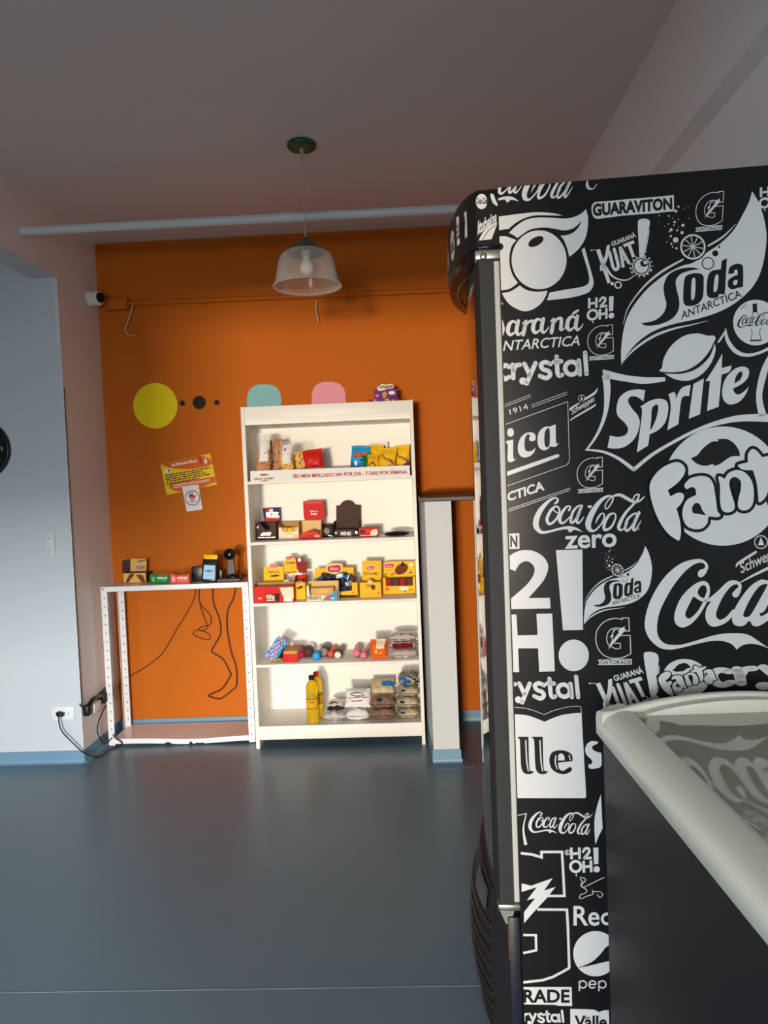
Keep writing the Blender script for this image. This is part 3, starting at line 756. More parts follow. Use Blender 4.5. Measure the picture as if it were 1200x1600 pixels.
# berries and leaf emblem
I = ink(Z1)
I.shape([(20, 446, 1), (300, 408), (500, 388), (700, 398), (820, 428, 1), (650, 425), (500, 425), (380, 455), (280, 505), (210, 560), (185, 585, 1), (120, 590), (20, 612, 1)], Wm)
I.shape([(190, 630, 1), (260, 560), (380, 480), (520, 450), (680, 452), (850, 462), (960, 440), (1040, 400), (1092, 350, 1), (1115, 450), (1112, 560), (1085, 690), (1020, 800), (950, 870), (895, 910, 1), (870, 810), (830, 710), (790, 662, 1), (870, 655), (950, 620), (1010, 555), (1040, 485, 1), (990, 540), (930, 580), (840, 600), (740, 585), (640, 568), (540, 570), (430, 595), (350, 645), (290, 690, 1), (240, 655)], Wm)
I.shape([(20, 680, 1), (130, 668), (200, 685), (275, 715, 1), (220, 790), (195, 900), (200, 1020), (235, 1130), (295, 1215, 1), (230, 1265), (160, 1295), (20, 1305, 1)], Wm)
I.poly([circle(80, 792, 44, 44)], Bm, 2)
I.poly([circle(542, 945, 322, 345, 60)], Wm)
I.poly([circle(505, 732, 98, 50, 30, -0.5)], Bm, 2)
I.shape([(105, 1335, 1), (200, 1318), (275, 1275), (315, 1245, 1), (400, 1300), (520, 1320), (640, 1308, 1), (620, 1370), (570, 1450), (500, 1508), (430, 1540), (356, 1546), (280, 1520), (200, 1470), (145, 1405)], Wm)
I.shape([(1040, 825, 1), (1075, 800, 1), (1110, 930), (1165, 1130), (1180, 1220), (1150, 1300), (1080, 1345), (900, 1390), (635, 1420, 1), (665, 1330, 1), (850, 1295), (1030, 1265), (1110, 1230), (1130, 1170), (1110, 1060), (1070, 930)], Wm)
I.poly([[(88, 1415), (122, 1465), (88, 1468)]], Wm)
I.line([(1110, 20, 14), (1105, 70, 34), (1130, 110, 26), (1180, 110, 10), (1215, 60, 10)], 20, Wm, 1, True)
# script word, its second line and the water brand
I = ink(Z2)
I.line([(78, 180, 25), (98, 260, 28), (84, 325, 22)], 26, Wm, 1, True)
for dx, dy in ((0, 0), (235, -20), (555, -45)):
    I.line([(x + dx, y + dy, w) for x, y, w in [(222, 212, 20), (190, 192, 24), (155, 222, 36), (142, 285, 38), (165, 320, 28), (205, 295, 16)]], 26, Wm, 1, True)
    I.line([(x + dx, y + dy, w) for x, y, w in [(238, 190, 34), (222, 280, 36), (240, 318, 24), (275, 290, 12), (290, 262, 8)]], 26, Wm, 1, True)
I.line([(278, 215, 10), (312, 190, 24), (302, 240, 34), (285, 318, 34)], 26, Wm, 1, True)
I.line([(300, 255, 14), (335, 200, 22), (368, 190, 30)], 26, Wm, 1, True)
I.line([(540, 195, 10), (572, 172, 24), (562, 230, 34), (550, 298, 34)], 26, Wm, 1, True)
I.line([(562, 235, 12), (600, 175, 22), (640, 168, 32), (640, 230, 34), (638, 270, 30), (665, 265, 12), (690, 235, 8)], 26, Wm, 1, True)
I.line([(740, 130, 6), (768, 110, 26), (802, 88, 16)], 20, Wm, 1, True)
I.text('NTARCTICA', [(95, 472), (815, 420), (835, 322), (115, 374)], Wm, 1, 0.012)
def crystal(T, w=42):
    I = ink(T)
    for s in ([(150, 620), (115, 605), (80, 640), (85, 700), (110, 735), (150, 715)], [(185, 600), (190, 660), (192, 725)], [(192, 660), (215, 610), (252, 600)], [(295, 590), (320, 640), (345, 695)],
              [(400, 585), (350, 700), (318, 775)], [(540, 592), (490, 575), (452, 600), (468, 640), (522, 660), (537, 695), (500, 725), (442, 705)], [(598, 524), (602, 600), (606, 670), (622, 702), (648, 695)],
              [(572, 574), (605, 571), (640, 568)], [(806, 560), (810, 620), (816, 690)], [(865, 487), (871, 580), (878, 685)]):
        I.line([(x, y, w) for x, y in s], w, Wm, 1, True)
    ring(I, 738, 632, 60, w, Wm); I.poly([circle(282, 752, 34)], Wm)
crystal(Z2)
crystal(aff([(865, 487), (878, 685), (295, 590)], thru(Y2, [(712, 1288), (730, 1475), (185, 1350)])))
crystal(aff([(865, 487), (878, 685), (295, 590)], thru(Y8, [(545, 1112), (560, 1250), (140, 1150)])))
crystal(aff([(80, 640), (110, 735), (192, 660)], thru(Y5, [(840, 180), (900, 250), (1018, 190)])), 46)
# water brand H2OH!
def h2oh(T):
    I = ink(T); w = 34
    for s in ([(660, 113), (665, 260)], [(760, 112), (765, 257)], [(655, 193), (765, 185)], [(812, 247), (916, 243)], [(815, 280), (818, 427)], [(905, 275), (910, 422)], [(815, 355), (908, 347)]): I.line(s, w, Wm)
    I.line([(808, 165, w), (835, 128, w), (872, 126, w), (886, 158, w), (868, 192, w), (825, 240, w)], w, Wm, 1, True)
    ring(I, 715, 350, 65, w, Wm); I.line([(718, 436), (728, 470)], 14, Wm)
    I.poly([[(935, 115), (1000, 112), (1000, 318), (945, 322)]], Wm); I.poly([circle(978, 385, 40)], Wm)
R3 = [(643, 113), (1000, 112), (715, 433)]
h2oh(Y7); h2oh(aff(R3, [(918.7, 466), (958.7, 462.5), (925.5, 501)])); h2oh(aff(R3, [(1187, 293), (1228, 289), (1194, 326)]))
I = ink(Y7); ring(I, 612, 175, 30, 8, Wm); I.textbox('R', 598, 195, 628, 155, Wm, 1, 0.02)
I = ink(Y2)
I.shape([(40, 215, 1), (95, 170), (150, 135), (230, 115), (320, 125), (400, 170), (445, 230), (452, 290), (430, 360), (385, 430), (270, 560, 1), (470, 558, 1), (474, 655, 1), (60, 664, 1), (60, 620, 1), (112, 562, 1), (250, 440), (310, 360), (328, 290), (300, 240), (250, 218), (195, 240), (165, 280), (150, 310, 1), (40, 268, 1)], Wm)
I.poly([[(525, 115), (770, 110), (776, 855), (590, 858)]], Wm); I.poly([circle(690, 1090, 140, 146, 48)], Wm)
I.poly([[(30, 712), (160, 712), (170, 905), (355, 900), (345, 705), (490, 703), (515, 1238), (370, 1242), (360, 1025), (175, 1025), (185, 1245), (30, 1245)]], Wm)
I = ink(Z8); I.poly([[(60, 370), (157, 365), (158, 488), (60, 490)]], Wm); I.textbox('N', 86, 476, 142, 382, Bm, 2, 0.04)
# sports drink with the bolt
def gator(T):
    I = ink(T); w = 17
    I.line([(790, 435), (880, 432), (868, 186), (740, 186), (752, 216)], w, Wm)
    I.line([(752, 215, w), (650, 195, w), (560, 200, w), (450, 235, w), (350, 310, w), (275, 420, w), (250, 550, w), (265, 680, w), (320, 800, w), (410, 890, w), (520, 935, w), (640, 945, w), (760, 925, w), (850, 885, w), (908, 852, w)], w, Wm, 1, True)
    I.line([(908, 858), (893, 512), (690, 516)], w, Wm)
    I.line([(700, 380, w), (620, 375, w), (540, 395, w), (480, 460, w), (455, 550, w), (465, 640, w), (500, 700, w)], w, Wm, 1, True)
    I.line([(600, 660), (710, 660), (712, 755)], w, Wm); I.line([(712, 755, w), (640, 765, w), (580, 745, w), (530, 715, w)], w, Wm, 1, True)
    I.poly([[(478, 778), (530, 650), (690, 450), (665, 445), (700, 385), (802, 340), (780, 385), (822, 398), (720, 510), (560, 690)]], Wm)
    I.poly([[(508, 552), (550, 495), (580, 405), (690, 382), (600, 425), (562, 495), (585, 500), (545, 640), (548, 545)]], Wm)
    I.shape([(318, 1000), (330, 968), (925, 955, 1), (925, 1060, 1), (330, 1066), (318, 1040)], Wm); I.textbox('GATORADE', 335, 1052, 912, 978, Bm, 2, 0.015)
R3 = [(250, 550), (870, 186), (640, 945)]
gator(Y4); gator(aff(R3, [(1087.5, 327), (1131, 299), (1110, 352.5)])); gator(aff(R3, [(918.3, 531.7), (957, 507.5), (941.7, 554.7)])); gator(aff(R3, [(901.8, 738.7), (941.2, 714.4), (924.5, 762.1)]))
I = ink(Y7)
I.line([(30, 184), (170, 200), (290, 236), (288, 168), (545, 168), (575, 718), (370, 718)], 32, Wm)
I.poly([[(40, 560), (160, 590), (430, 495), (320, 650), (465, 605), (390, 700), (360, 740), (200, 910), (70, 1060), (70, 920), (210, 745), (105, 772), (230, 610), (40, 668)]], Wm)
I.line([(235, 887), (606, 890), (618, 1100), (636, 1620)], 32, Wm)
I = ink(Y8)
I.line([(636, 578), (560, 622), (430, 690), (300, 732), (60, 758)], 32, Wm)
I.line([(60, 166), (218, 168), (222, 358), (60, 392)], 30, Wm)
I.poly([[(60, 815), (665, 815), (672, 1055), (490, 1050), (460, 1040), (60, 1033)]], Wm); I.textbox('RADE', 62, 1012, 640, 846, Bm, 2, 0.03)
I.shape([(648, 1090, 1), (880, 1095), (960, 1105), (1005, 1130, 1), (1060, 1110), (1130, 1105, 1), (1140, 1400, 1), (650, 1400, 1)], Wm)
I.textbox('Valle', 700, 1330, 1105, 1172, Bm, 2, 0.03); I.textbox('del', 830, 1215, 890, 1180, Bm, 2, 0.02)
I.poly([circle(965, 400, 280, 283, 60)], Wm)
I.shape([(735, 578, 1), (900, 510), (1000, 430), (1090, 320, 1), (1270, 200, 1), (1270, 470, 1), (1090, 500), (900, 545)], Bm, 2)
for cx in (805, 1050): ring(I, cx, 784, 44, 17, Wm); I.line([(cx - 44, 740), (cx - 44, 868)], 17, Wm)
ring(I, 925, 784, 44, 17, Wm, 1, 40, 360); I.line([(882, 784), (968, 784)], 15, Wm)
# bull and its wordmark
I = ink(Y7)
for s in ([(780, 485), (830, 500), (835, 530), (800, 570), (790, 600), (820, 608), (880, 580), (950, 545), (1000, 520), (1070, 488)], [(776, 487), (775, 515), (800, 530), (783, 570), (788, 600), (850, 640), (850, 665), (820, 690), (780, 700), (763, 745), (800, 747), (850, 722), (900, 708), (930, 690), (925, 645)], [(930, 665), (1010, 665), (1040, 680), (1052, 705), (1020, 738), (985, 700)]):
    I.line([(x, y, 9) for x, y in s], 9, Wm, 1, True)
I.textbox('Re', 688, 1092, 1014, 842, Wm, 1, 0.015); ring(I, 1110, 1005, 62, 36, Wm)
# guarana drinks
I = ink(Z3)
I.shape([(105, 260), (130, 205), (180, 190), (300, 183), (480, 165), (530, 160), (860, 133), (1070, 112, 1), (1075, 300, 1), (930, 315), (850, 325), (500, 350), (300, 375), (170, 388), (120, 350)], Wm)
I.text('GUARAVITON', [(122, 364), (1054, 282), (1050, 138), (120, 214)], Bm, 2, 0.05)
def kuat(T):
    I = ink(T)
    I.poly([[(160, 755), (205, 742), (330, 1130), (295, 1152)]], Wm)
    I.shape([(285, 705, 1), (322, 690, 1), (305, 820), (235, 1000, 1), (205, 1000, 1), (205, 945, 1), (260, 830)], Wm)
    I.line([(262, 950, 40), (350, 1060, 22), (450, 1105, 16), (540, 1100, 12), (610, 1050, 8)], 20, Wm, 1, True)
    I.line([(318, 780, 36), (340, 880, 36), (362, 960, 36), (395, 985, 36), (420, 945, 36), (400, 850, 36), (372, 745, 36)], 36, Wm, 1, True)
    I.line([(478, 960), (440, 715)], 36, Wm); I.line([(440, 715), (548, 915)], 36, Wm); I.line([(458, 880), (520, 850)], 26, Wm)
    I.line([(482, 706), (606, 658)], 36, Wm); I.line([(545, 690), (600, 840)], 38, Wm)
    I.text('GUARANÁ', [(348, 716), (632, 602), (612, 535), (328, 650)], Wm, 1, 0.03)
    I.shape([(650, 440), (665, 400), (720, 388), (775, 400), (790, 440), (780, 500), (760, 620), (725, 800), (712, 832), (670, 830), (660, 700), (652, 560)], Wm)
    I.line([(785, 520), (765, 640), (735, 790)], 8, Wm)
    I.poly([circle(690, 945, 108)], Wm); ring(I, 690, 945, 88, 14, Bm, 2); I.poly([circle(722, 912, 46, 40)], Bm, 2); I.poly([circle(738, 902, 26, 22)], Wm, 3)
    for a in range(0, 360, 24): I.poly([circle(690 + 128 * math.cos(math.radians(a + a % 7)), 945 + 122 * math.sin(math.radians(a)), 8 + (a % 5) * 1.5)], Wm)
    I.poly([circle(348, 1150, 20)], Wm); ring(I, 418, 1165, 36, 16, Wm); I.poly([circle(105, 758, 9)], Wm); I.line([(105, 758), (160, 752)], 5, Wm)
kuat(Z3); kuat(aff([(160, 755), (612, 535), (720, 388)], thru(Y5, [(85, 240), (378, 125), (440, 35)])))
# lemon soda leaf
def soda(T):
    I = ink(T)
    I.shape([(55, 1405, 1), (52, 1290), (75, 1110), (130, 970), (250, 815), (390, 700), (520, 630), (620, 600), (720, 525), (830, 450), (930, 350), (1000, 230), (1050, 130), (1075, 45, 1), (1130, 140), (1175, 290), (1187, 440), (1150, 650), (1080, 790), (960, 905), (820, 985), (650, 1040), (450, 1085), (300, 1140), (180, 1225), (100, 1320)], Wm)
    I.line([(70, 1372, 4), (160, 1275, 16), (300, 1180, 20), (450, 1122, 16), (600, 1088, 8), (735, 1055, 2)], 10, Wm, 1, True)
    I.line([(68, 1085, 4), (110, 950, 8), (230, 790, 14), (370, 672, 18), (535, 578, 14)], 10, Wm, 1, True)
    I.line([(735, 470, 14), (850, 398, 14), (945, 303, 3)], 10, Wm, 1, True)
    I.poly([circle(612, 480, 110, 112, 40)], Bm, 2); ring(I, 612, 480, 92, 14, Wm, 3, n=40)
    for k in range(10):
        a = math.radians(36 * k + 8); I.line([(612, 480), (612 + 82 * math.cos(a), 480 + 82 * math.sin(a))], 7, Wm, 3)
    I.poly([circle(612, 480, 15)], Wm, 3)
    ring(I, 730, 608, 45, 8, Bm, 2); I.poly([circle(787, 530, 24)], Bm, 2); I.poly([circle(818, 480, 9)], Bm, 2)
    I.shape([(668, 652, 1), (600, 640), (500, 655), (420, 700), (385, 780), (390, 860), (405, 930), (380, 1000), (310, 1055), (208, 1075, 1), (250, 1095), (350, 1085), (450, 1040), (500, 970), (505, 890), (485, 810), (480, 740), (520, 690), (590, 665)], Bm, 2)
    I.shape([(545, 740), (570, 700), (640, 684), (690, 700), (697, 760), (690, 870), (650, 925), (590, 942), (548, 930), (536, 880)], Bm, 2, holes=([(604, 740), (632, 735), (626, 870), (600, 885)],))
    I.shape([(728, 720), (760, 668), (830, 655, 1), (838, 588, 1), (878, 567, 1), (862, 850, 1), (815, 848, 1), (812, 872, 1), (760, 880), (722, 850)], Bm, 2, holes=([(785, 712), (812, 704), (802, 812), (774, 824)],))
    I.shape([(888, 692, 1), (900, 640), (950, 612), (998, 622), (1006, 680), (1004, 792, 1), (962, 800), (920, 812), (888, 790), (890, 740), (930, 710), (962, 698, 1), (960, 662), (940, 660), (932, 686, 1)], Bm, 2, holes=([(928, 748), (958, 738), (957, 768), (932, 778)],))
    I.text('ANTARCTICA', [(520, 1050), (996, 870), (978, 812), (520, 985)], Bm, 2, 0.012)
    for x, y, r in [(478, 425, 22), (443, 345, 12), (470, 285, 10), (535, 310, 12), (528, 368, 13), (440, 395, 9), (490, 350, 8), (425, 238, 7), (500, 165, 9), (480, 200, 12), (485, 490, 9), (445, 455, 8), (420, 300, 5), (395, 320, 4), (350, 235, 6), (545, 180, 4), (575, 165, 4), (585, 255, 4), (410, 440, 5), (455, 480, 6), (500, 265, 5), (465, 310, 6), (430, 360, 6), (345, 288, 3), (500, 325, 4), (455, 255, 4)]: I.poly([circle(x, y, r, n=10)], Wm)
soda(Z4); soda(aff([(1075, 45), (55, 1405), (1187, 440)], [(1007.8, 852.8), (912.9, 976), (1018.7, 893)]))
# cola script
def cola(T, m=None, layer=1):
    I = ink(T); m = m or Wm
    I.line([(430, 138, 8), (450, 122, 20), (458, 100, 12), (432, 90, 14), (380, 120, 24), (320, 190, 38), (290, 260, 44), (290, 315, 42), (325, 356, 26), (380, 355, 18), (470, 332, 18), (540, 322, 24), (600, 332, 20), (652, 356, 2)], 20, m, layer, True)
    I.poly([[(525, 328), (552, 362), (590, 334)]], m, layer)
    I.line([(385, 290, 22), (374, 250, 24), (405, 185, 22), (445, 156, 14), (470, 180, 14), (455, 240, 16), (415, 285, 18)], 22, m, layer, True, True)
    I.line([(425, 185, 10), (452, 205, 8), (490, 200, 8)], 8, m, layer, True)
    I.line([(545, 186, 18), (556, 158, 10), (525, 160, 16), (485, 215, 26), (472, 265, 28), (500, 286, 16), (555, 235, 8)], 20, m, layer, True)
    I.line([(558, 270, 20), (578, 195, 20), (620, 152, 14), (640, 162, 12), (615, 225, 14), (578, 280, 18)], 20, m, layer, True, True)
    I.line([(645, 152, 22), (618, 220, 24), (604, 268, 22), (622, 286, 14), (660, 240, 8)], 20, m, layer, True)
    I.poly([[(690, 150), (720, 146), (724, 166), (694, 170)]], m, layer)
    I.line([(832, 176, 12), (850, 168, 10), (882, 120, 12), (886, 86, 14), (850, 76, 18), (790, 115, 30), (730, 200, 42), (696, 285, 46), (706, 335, 34), (745, 345, 16), (800, 290, 12), (822, 230, 12), (803, 210, 10), (772, 245, 16), (752, 290, 4)], 20, m, layer, True)
    I.line([(832, 176, 12), (828, 150, 10), (850, 110, 10), (885, 80, 14), (940, 66, 24), (1000, 95, 26), (1050, 120, 22), (1100, 110, 16), (1155, 58, 2)], 20, m, layer, True)
    I.line([(824, 338, 22), (822, 290, 24), (858, 225, 20), (900, 212, 12), (908, 250, 14), (872, 320, 18)], 20, m, layer, True, True)
    I.line([(1040, 118, 10), (1060, 72, 12), (1092, 66, 14), (1070, 115, 16), (985, 210, 22), (938, 298, 28), (938, 334, 22), (965, 336, 12), (1005, 285, 8)], 20, m, layer, True)
    I.line([(985, 332, 20), (1000, 262, 20), (1050, 215, 14), (1072, 218, 12), (1050, 285, 14), (1008, 342, 18)], 20, m, layer, True, True)
    I.line([(1092, 205, 24), (1062, 270, 26), (1046, 322, 24), (1062, 342, 14), (1108, 268, 6)], 20, m, layer, True)
cola(Z8); cola(aff([(270, 290), (1155, 58), (652, 356)], thru(Y6, [(182, 1400), (880, 1258), (490, 1475)])))
cola(aff([(705, 355), (1085, 345), (890, 205)], thru(Z1, [(375, 255), (890, 210), (650, 15)])))
I = ink(Z8); I.text('zero', [(512, 490), (918, 474), (916, 364), (512, 388)], Wm, 1, 0.022)
ring(I, 1082, 330, 9, 4, Wm)
I = ink(Z4); I.poly([circle(1105, 1070, 178, 178, 48)], Wm)
cola(aff([(270, 290), (980, 290), (270, 90)], thru(Z4, [(960, 1085), (1200, 1068), (966, 1015)])), Bm, 3)
I.poly([[(1078, 925), (1112, 920), (1116, 990), (1080, 992)]], Bm, 2)
for s in ([(1082, 990), (1070, 1035)], [(1116, 990), (1130, 1030)], [(1066, 1120), (1076, 1155), (1062, 1210)], [(1142, 1110), (1132, 1150), (1147, 1205)], [(985, 965), (1030, 930)]): I.line(s, 5, Bm, 2)
I.line([(1060, 1212), (1147, 1208)], 12, Bm, 2)
I = ink(Y1)
I.shape([(600, 170), (610, 140), (580, 115), (520, 125), (440, 180), (350, 280), (270, 400), (190, 560), (160, 700), (170, 800), (220, 865), (300, 885), (400, 880), (560, 835), (720, 790), (880, 775), (1010, 790), (1110, 850), (1220, 925, 1), (1130, 890), (1040, 875), (960, 890), (905, 930, 1), (860, 880), (780, 850), (680, 848), (560, 870), (400, 910), (280, 930), (180, 910), (90, 830), (45, 720), (60, 580), (120, 420), (230, 250), (370, 130), (500, 85), (590, 88), (638, 140), (625, 200), (590, 245), (555, 250), (540, 215), (565, 180)], Wm)
I.shape([(380, 720), (330, 680), (325, 590), (380, 450), (480, 340), (570, 290), (630, 300), (655, 360), (640, 450), (580, 570), (500, 670), (430, 715)], Wm, 1, holes=([(430, 620), (430, 570), (500, 430, 1), (560, 470), (592, 480, 1), (540, 570), (470, 635)], [(540, 390), (570, 335), (610, 330), (625, 380), (600, 450, 1), (560, 430)]))
I.shape([(600, 462), (645, 450), (740, 370), (820, 295), (890, 280), (945, 310), (950, 360), (920, 430), (880, 438), (865, 405), (900, 362), (922, 340), (905, 318), (850, 340), (780, 430), (720, 560), (715, 620), (750, 650), (810, 620), (875, 550), (870, 610), (800, 680), (700, 715), (640, 690), (612, 620), (625, 540), (660, 480), (605, 488)], Wm)
I.shape([(920, 710), (870, 680), (868, 600), (930, 470), (1030, 340), (1130, 275), (1190, 280), (1300, 275, 1), (1180, 545), (1125, 590), (1140, 615), (1220, 570, 1), (1225, 640, 1), (1120, 705), (1060, 705), (1025, 660), (980, 700)], Wm, 1, holes=([(975, 620), (970, 590), (1030, 460), (1110, 345), (1170, 315), (1190, 330), (1110, 480), (1040, 600), (1000, 625)],))
# lemon-lime drink in its frame
I = ink(Z5)
I.poly([[(130, 278), (182, 290), (182, 340), (137, 345)]], Wm)
I.line([(150, 315, 48), (160, 420, 42), (148, 560, 26), (100, 690, 18), (26, 800, 12)], 20, Wm, 1, True, caps=False)
I.line([(150, 310, 50), (280, 336, 42), (400, 350, 44), (535, 341, 26)], 20, Wm, 1, True, caps=False)
I.line([(24, 798, 12), (130, 810, 16), (230, 852, 20), (332, 926, 24)], 20, Wm, 1, True)
I.line([(332, 926, 24), (450, 830, 22), (580, 752, 20), (720, 680, 22), (860, 628, 30), (1020, 594, 42), (1230, 592, 54)], 20, Wm, 1, True)
I.line([(1215, 180, 20), (1172, 300, 44), (1142, 450, 40), (1165, 580, 50)], 20, Wm, 1, True, caps=False)
I.poly([[(870, 105), (925, 20), (935, 30), (885, 105)]], Wm)
I.line([(925, 15, 8), (938, 90, 24), (990, 160, 28), (1060, 186, 22), (1140, 172, 18), (1230, 130, 20)], 20, Wm, 1, True)
I.shape([(498, 285), (515, 265), (525, 210), (570, 130), (650, 65), (740, 45), (810, 60), (850, 60), (860, 80), (850, 100), (820, 160), (760, 230), (680, 280), (600, 296), (520, 294)], Wm)
I.shape([(530, 304, 1), (640, 306), (740, 273), (822, 196), (855, 108, 1), (860, 160), (830, 240), (770, 310), (690, 350), (600, 342)], Wm)
I.shape([(405, 412, 1), (395, 485, 1), (350, 455), (310, 455), (295, 485), (320, 530), (360, 580), (370, 640), (340, 720), (280, 775), (220, 790), (162, 785, 1), (178, 705, 1), (230, 715), (280, 700), (295, 660), (270, 620), (230, 580), (220, 530), (240, 460), (290, 420), (350, 408)], Wm)
I.shape([(372, 520, 1), (440, 480), (500, 468), (545, 485), (555, 540), (535, 620), (490, 670), (435, 698, 1), (425, 770, 1), (352, 815, 1), (385, 560)], Wm, 1, holes=([(450, 530), (480, 505), (490, 530), (475, 600), (440, 670), (445, 600)],))
I.shape([(555, 440, 1), (590, 425), (602, 440), (602, 470, 1), (640, 400), (700, 378, 1), (690, 450, 1), (650, 455), (635, 500), (620, 632, 1), (548, 672, 1), (570, 540), (565, 470)], Wm)
I.poly([[(718, 372), (785, 336), (760, 568), (687, 597)]], Wm)
I.shape([(905, 175, 1), (900, 270, 1), (965, 252, 1), (950, 292), (900, 312, 1), (880, 520, 1), (805, 547, 1), (825, 352, 1), (795, 355, 1), (850, 270)], Wm)
I.shape([(972, 402, 1), (985, 430), (1010, 440), (1045, 420), (1076, 388, 1), (1055, 440), (1010, 490), (950, 505), (910, 470), (905, 400), (930, 330), (985, 275), (1040, 260), (1075, 280), (1070, 330), (1030, 372)], Wm, 1, holes=([(982, 370, 1), (1022, 342), (1034, 300), (1014, 296), (990, 330)],))
# orange drink roundel
def fanta(T):
    I = ink(T)
    I.poly([circle(755, 755, 590, 588, 72)], Wm)
    I.shape([(435, 480, 1), (500, 450), (560, 380), (640, 320), (710, 312, 1), (700, 292, 1), (790, 290), (860, 330), (910, 400), (922, 460, 1), (850, 460), (790, 490), (720, 540), (660, 555, 1), (660, 535, 1), (580, 555), (500, 535)], Bm, 2)
    F = [(275, 520), (340, 530), (380, 580), (370, 640), (310, 720), (210, 795, 1), (235, 857, 1), (310, 820), (360, 830), (368, 870), (340, 930), (295, 975, 1), (325, 1080), (340, 1200), (325, 1285), (290, 1280), (200, 1210), (110, 1070), (50, 900), (30, 760), (70, 660), (160, 570)]
    a = [(380, 770), (375, 740), (430, 680), (530, 655), (610, 670), (655, 730), (675, 830), (690, 930), (700, 1000), (730, 1045), (690, 1062), (620, 1055), (605, 1085), (600, 1120), (550, 1170), (480, 1180), (400, 1150), (358, 1070), (358, 980), (400, 890), (490, 842, 1), (480, 780), (440, 765), (400, 785)]
    ah = [(450, 960), (490, 920), (530, 940), (550, 990), (590, 1045, 1), (520, 1030), (460, 1020)]
    n = [(708, 670), (730, 660), (770, 685, 1), (810, 625), (890, 597), (970, 620), (1035, 700), (1058, 810), (1050, 920), (1010, 980), (950, 995), (905, 965), (905, 890), (930, 780), (925, 700), (870, 665), (825, 690), (818, 750), (840, 840), (868, 930), (860, 990), (800, 1015), (745, 990), (725, 900), (725, 760)]
    t = [(905, 545), (1000, 520, 1), (1000, 440), (1040, 390), (1085, 405), (1140, 470, 1), (1300, 440), (1320, 480), (1200, 560, 1), (1200, 780), (1170, 870), (1110, 915), (1100, 850), (1085, 720), (1050, 600, 1), (960, 595), (915, 570)]
    mv = lambda L: [tuple([p[0] * 0.88 + 900, p[1] * 0.88 - 40] + list(p[2:])) for p in L]
    I.poly([[(150, 520), (400, 540), (420, 680), (380, 800), (350, 1000), (378, 1225), (300, 1300), (120, 1300), (-20, 900), (0, 620)]], Bm, 2)
    I.poly([[(490, 842), (470, 775), (400, 790), (380, 900)]], Bm, 2)
    for L in (F, a, n, t, mv(a)): I.line(curve(L), 62, Bm, 2, closed=True)
    I.shape([(818, 700), (930, 700), (930, 800), (870, 950), (820, 800)], Bm, 2); I.poly([[(x, y) for x, y in curve(ah)]], Bm, 2)
    I.shape(F, Wm, 3); I.shape(a, Wm, 3, holes=(ah,)); I.shape(n, Wm, 3); I.shape(t, Wm, 3); I.shape(mv(a), Wm, 3, holes=(mv(ah),))
fanta(Z6); fanta(aff([(30, 760), (750, 168), (800, 1015)], [(1028.4, 1062), (1065.9, 1029.8), (1077, 1071.6)]))
# tonic
I = ink(Z7)
I.line([(772, 368, 3), (795, 338, 22), (880, 282, 14)], 14, Wm, 1, True); I.line([(945, 238, 24), (1050, 172, 26), (1085, 115, 4)], 14, Wm, 1, True); I.line([(783, 480, 3), (815, 448, 14), (1030, 322, 20), (1066, 288, 4)], 14, Wm, 1, True)
ring(I, 910, 228, 36, 6, Wm); I.poly([[(895, 245), (910, 205), (925, 245)]], Wm)
I.text('Schweppes', [(802, 432), (1052, 282), (1045, 192), (795, 342)], Wm, 1, 0.015)
I = ink(Y1)
I.line([(900, 158, 3), (925, 118, 24), (1085, 15, 22)], 14, Wm, 1, True); I.line([(935, 302, 8), (1050, 240, 20), (1210, 162, 28)], 14, Wm, 1, True)
I.text('Schweppes', [(950, 250), (1370, 55), (1360, -80), (935, 115)], Wm, 1, 0.012)
I = ink(lambda x, y: (x, y)); ring(I, 1189, 847, 10, 1.6, Wm); I.poly([[(1184, 852), (1189, 839), (1194, 852)]], Wm)
# beer label
I = ink(Z7)
I.line([(40, 527), (755, 265), (775, 905), (768, 935), (740, 965), (40, 1212)], 6, Wm)
I.line([(40, 1077, 46), (350, 968, 44), (645, 862, 38)], 40, Wm, 1, True)
for s in ([(355, 303), (750, 158)], [(360, 327), (750, 184)], [(40, 308), (345, 187)], [(40, 330), (350, 210)]): I.line(s, 5, Wm)
I.text('1914', [(120, 410), (322, 345), (305, 288), (108, 352)], Wm, 1, 0.0)
I.text('CTICA', [(92, 1370), (502, 1240), (488, 1132), (85, 1270)], Wm, 1, 0.035)
I.poly([circle(125, 605, 38, 48)], Wm)
I.shape([(40, 715, 1), (70, 700, 1), (155, 685, 1), (158, 890), (195, 880, 1), (160, 920), (115, 932), (92, 900), (95, 745), (70, 722, 1), (40, 735, 1)], Wm)
I.shape([(400, 640), (395, 690), (345, 700), (330, 670), (340, 640), (310, 628), (280, 690), (285, 790), (320, 815), (370, 800), (402, 770, 1), (380, 830), (320, 875), (250, 875), (210, 820), (208, 740), (240, 660), (300, 610), (370, 607)], Wm)
I.shape([(560, 540, 1), (622, 515, 1), (628, 715), (660, 720, 1), (620, 762), (560, 757, 1), (540, 785), (490, 802), (440, 770), (422, 690), (440, 600), (500, 545)], Wm, 1, holes=([(500, 620), (530, 560), (556, 580), (556, 730), (530, 770), (502, 740)],))
I = ink(Z8)
for s in ([(30, 194), (555, 12)], [(30, 210), (555, 28)]): I.line(s, 4.5, Wm)
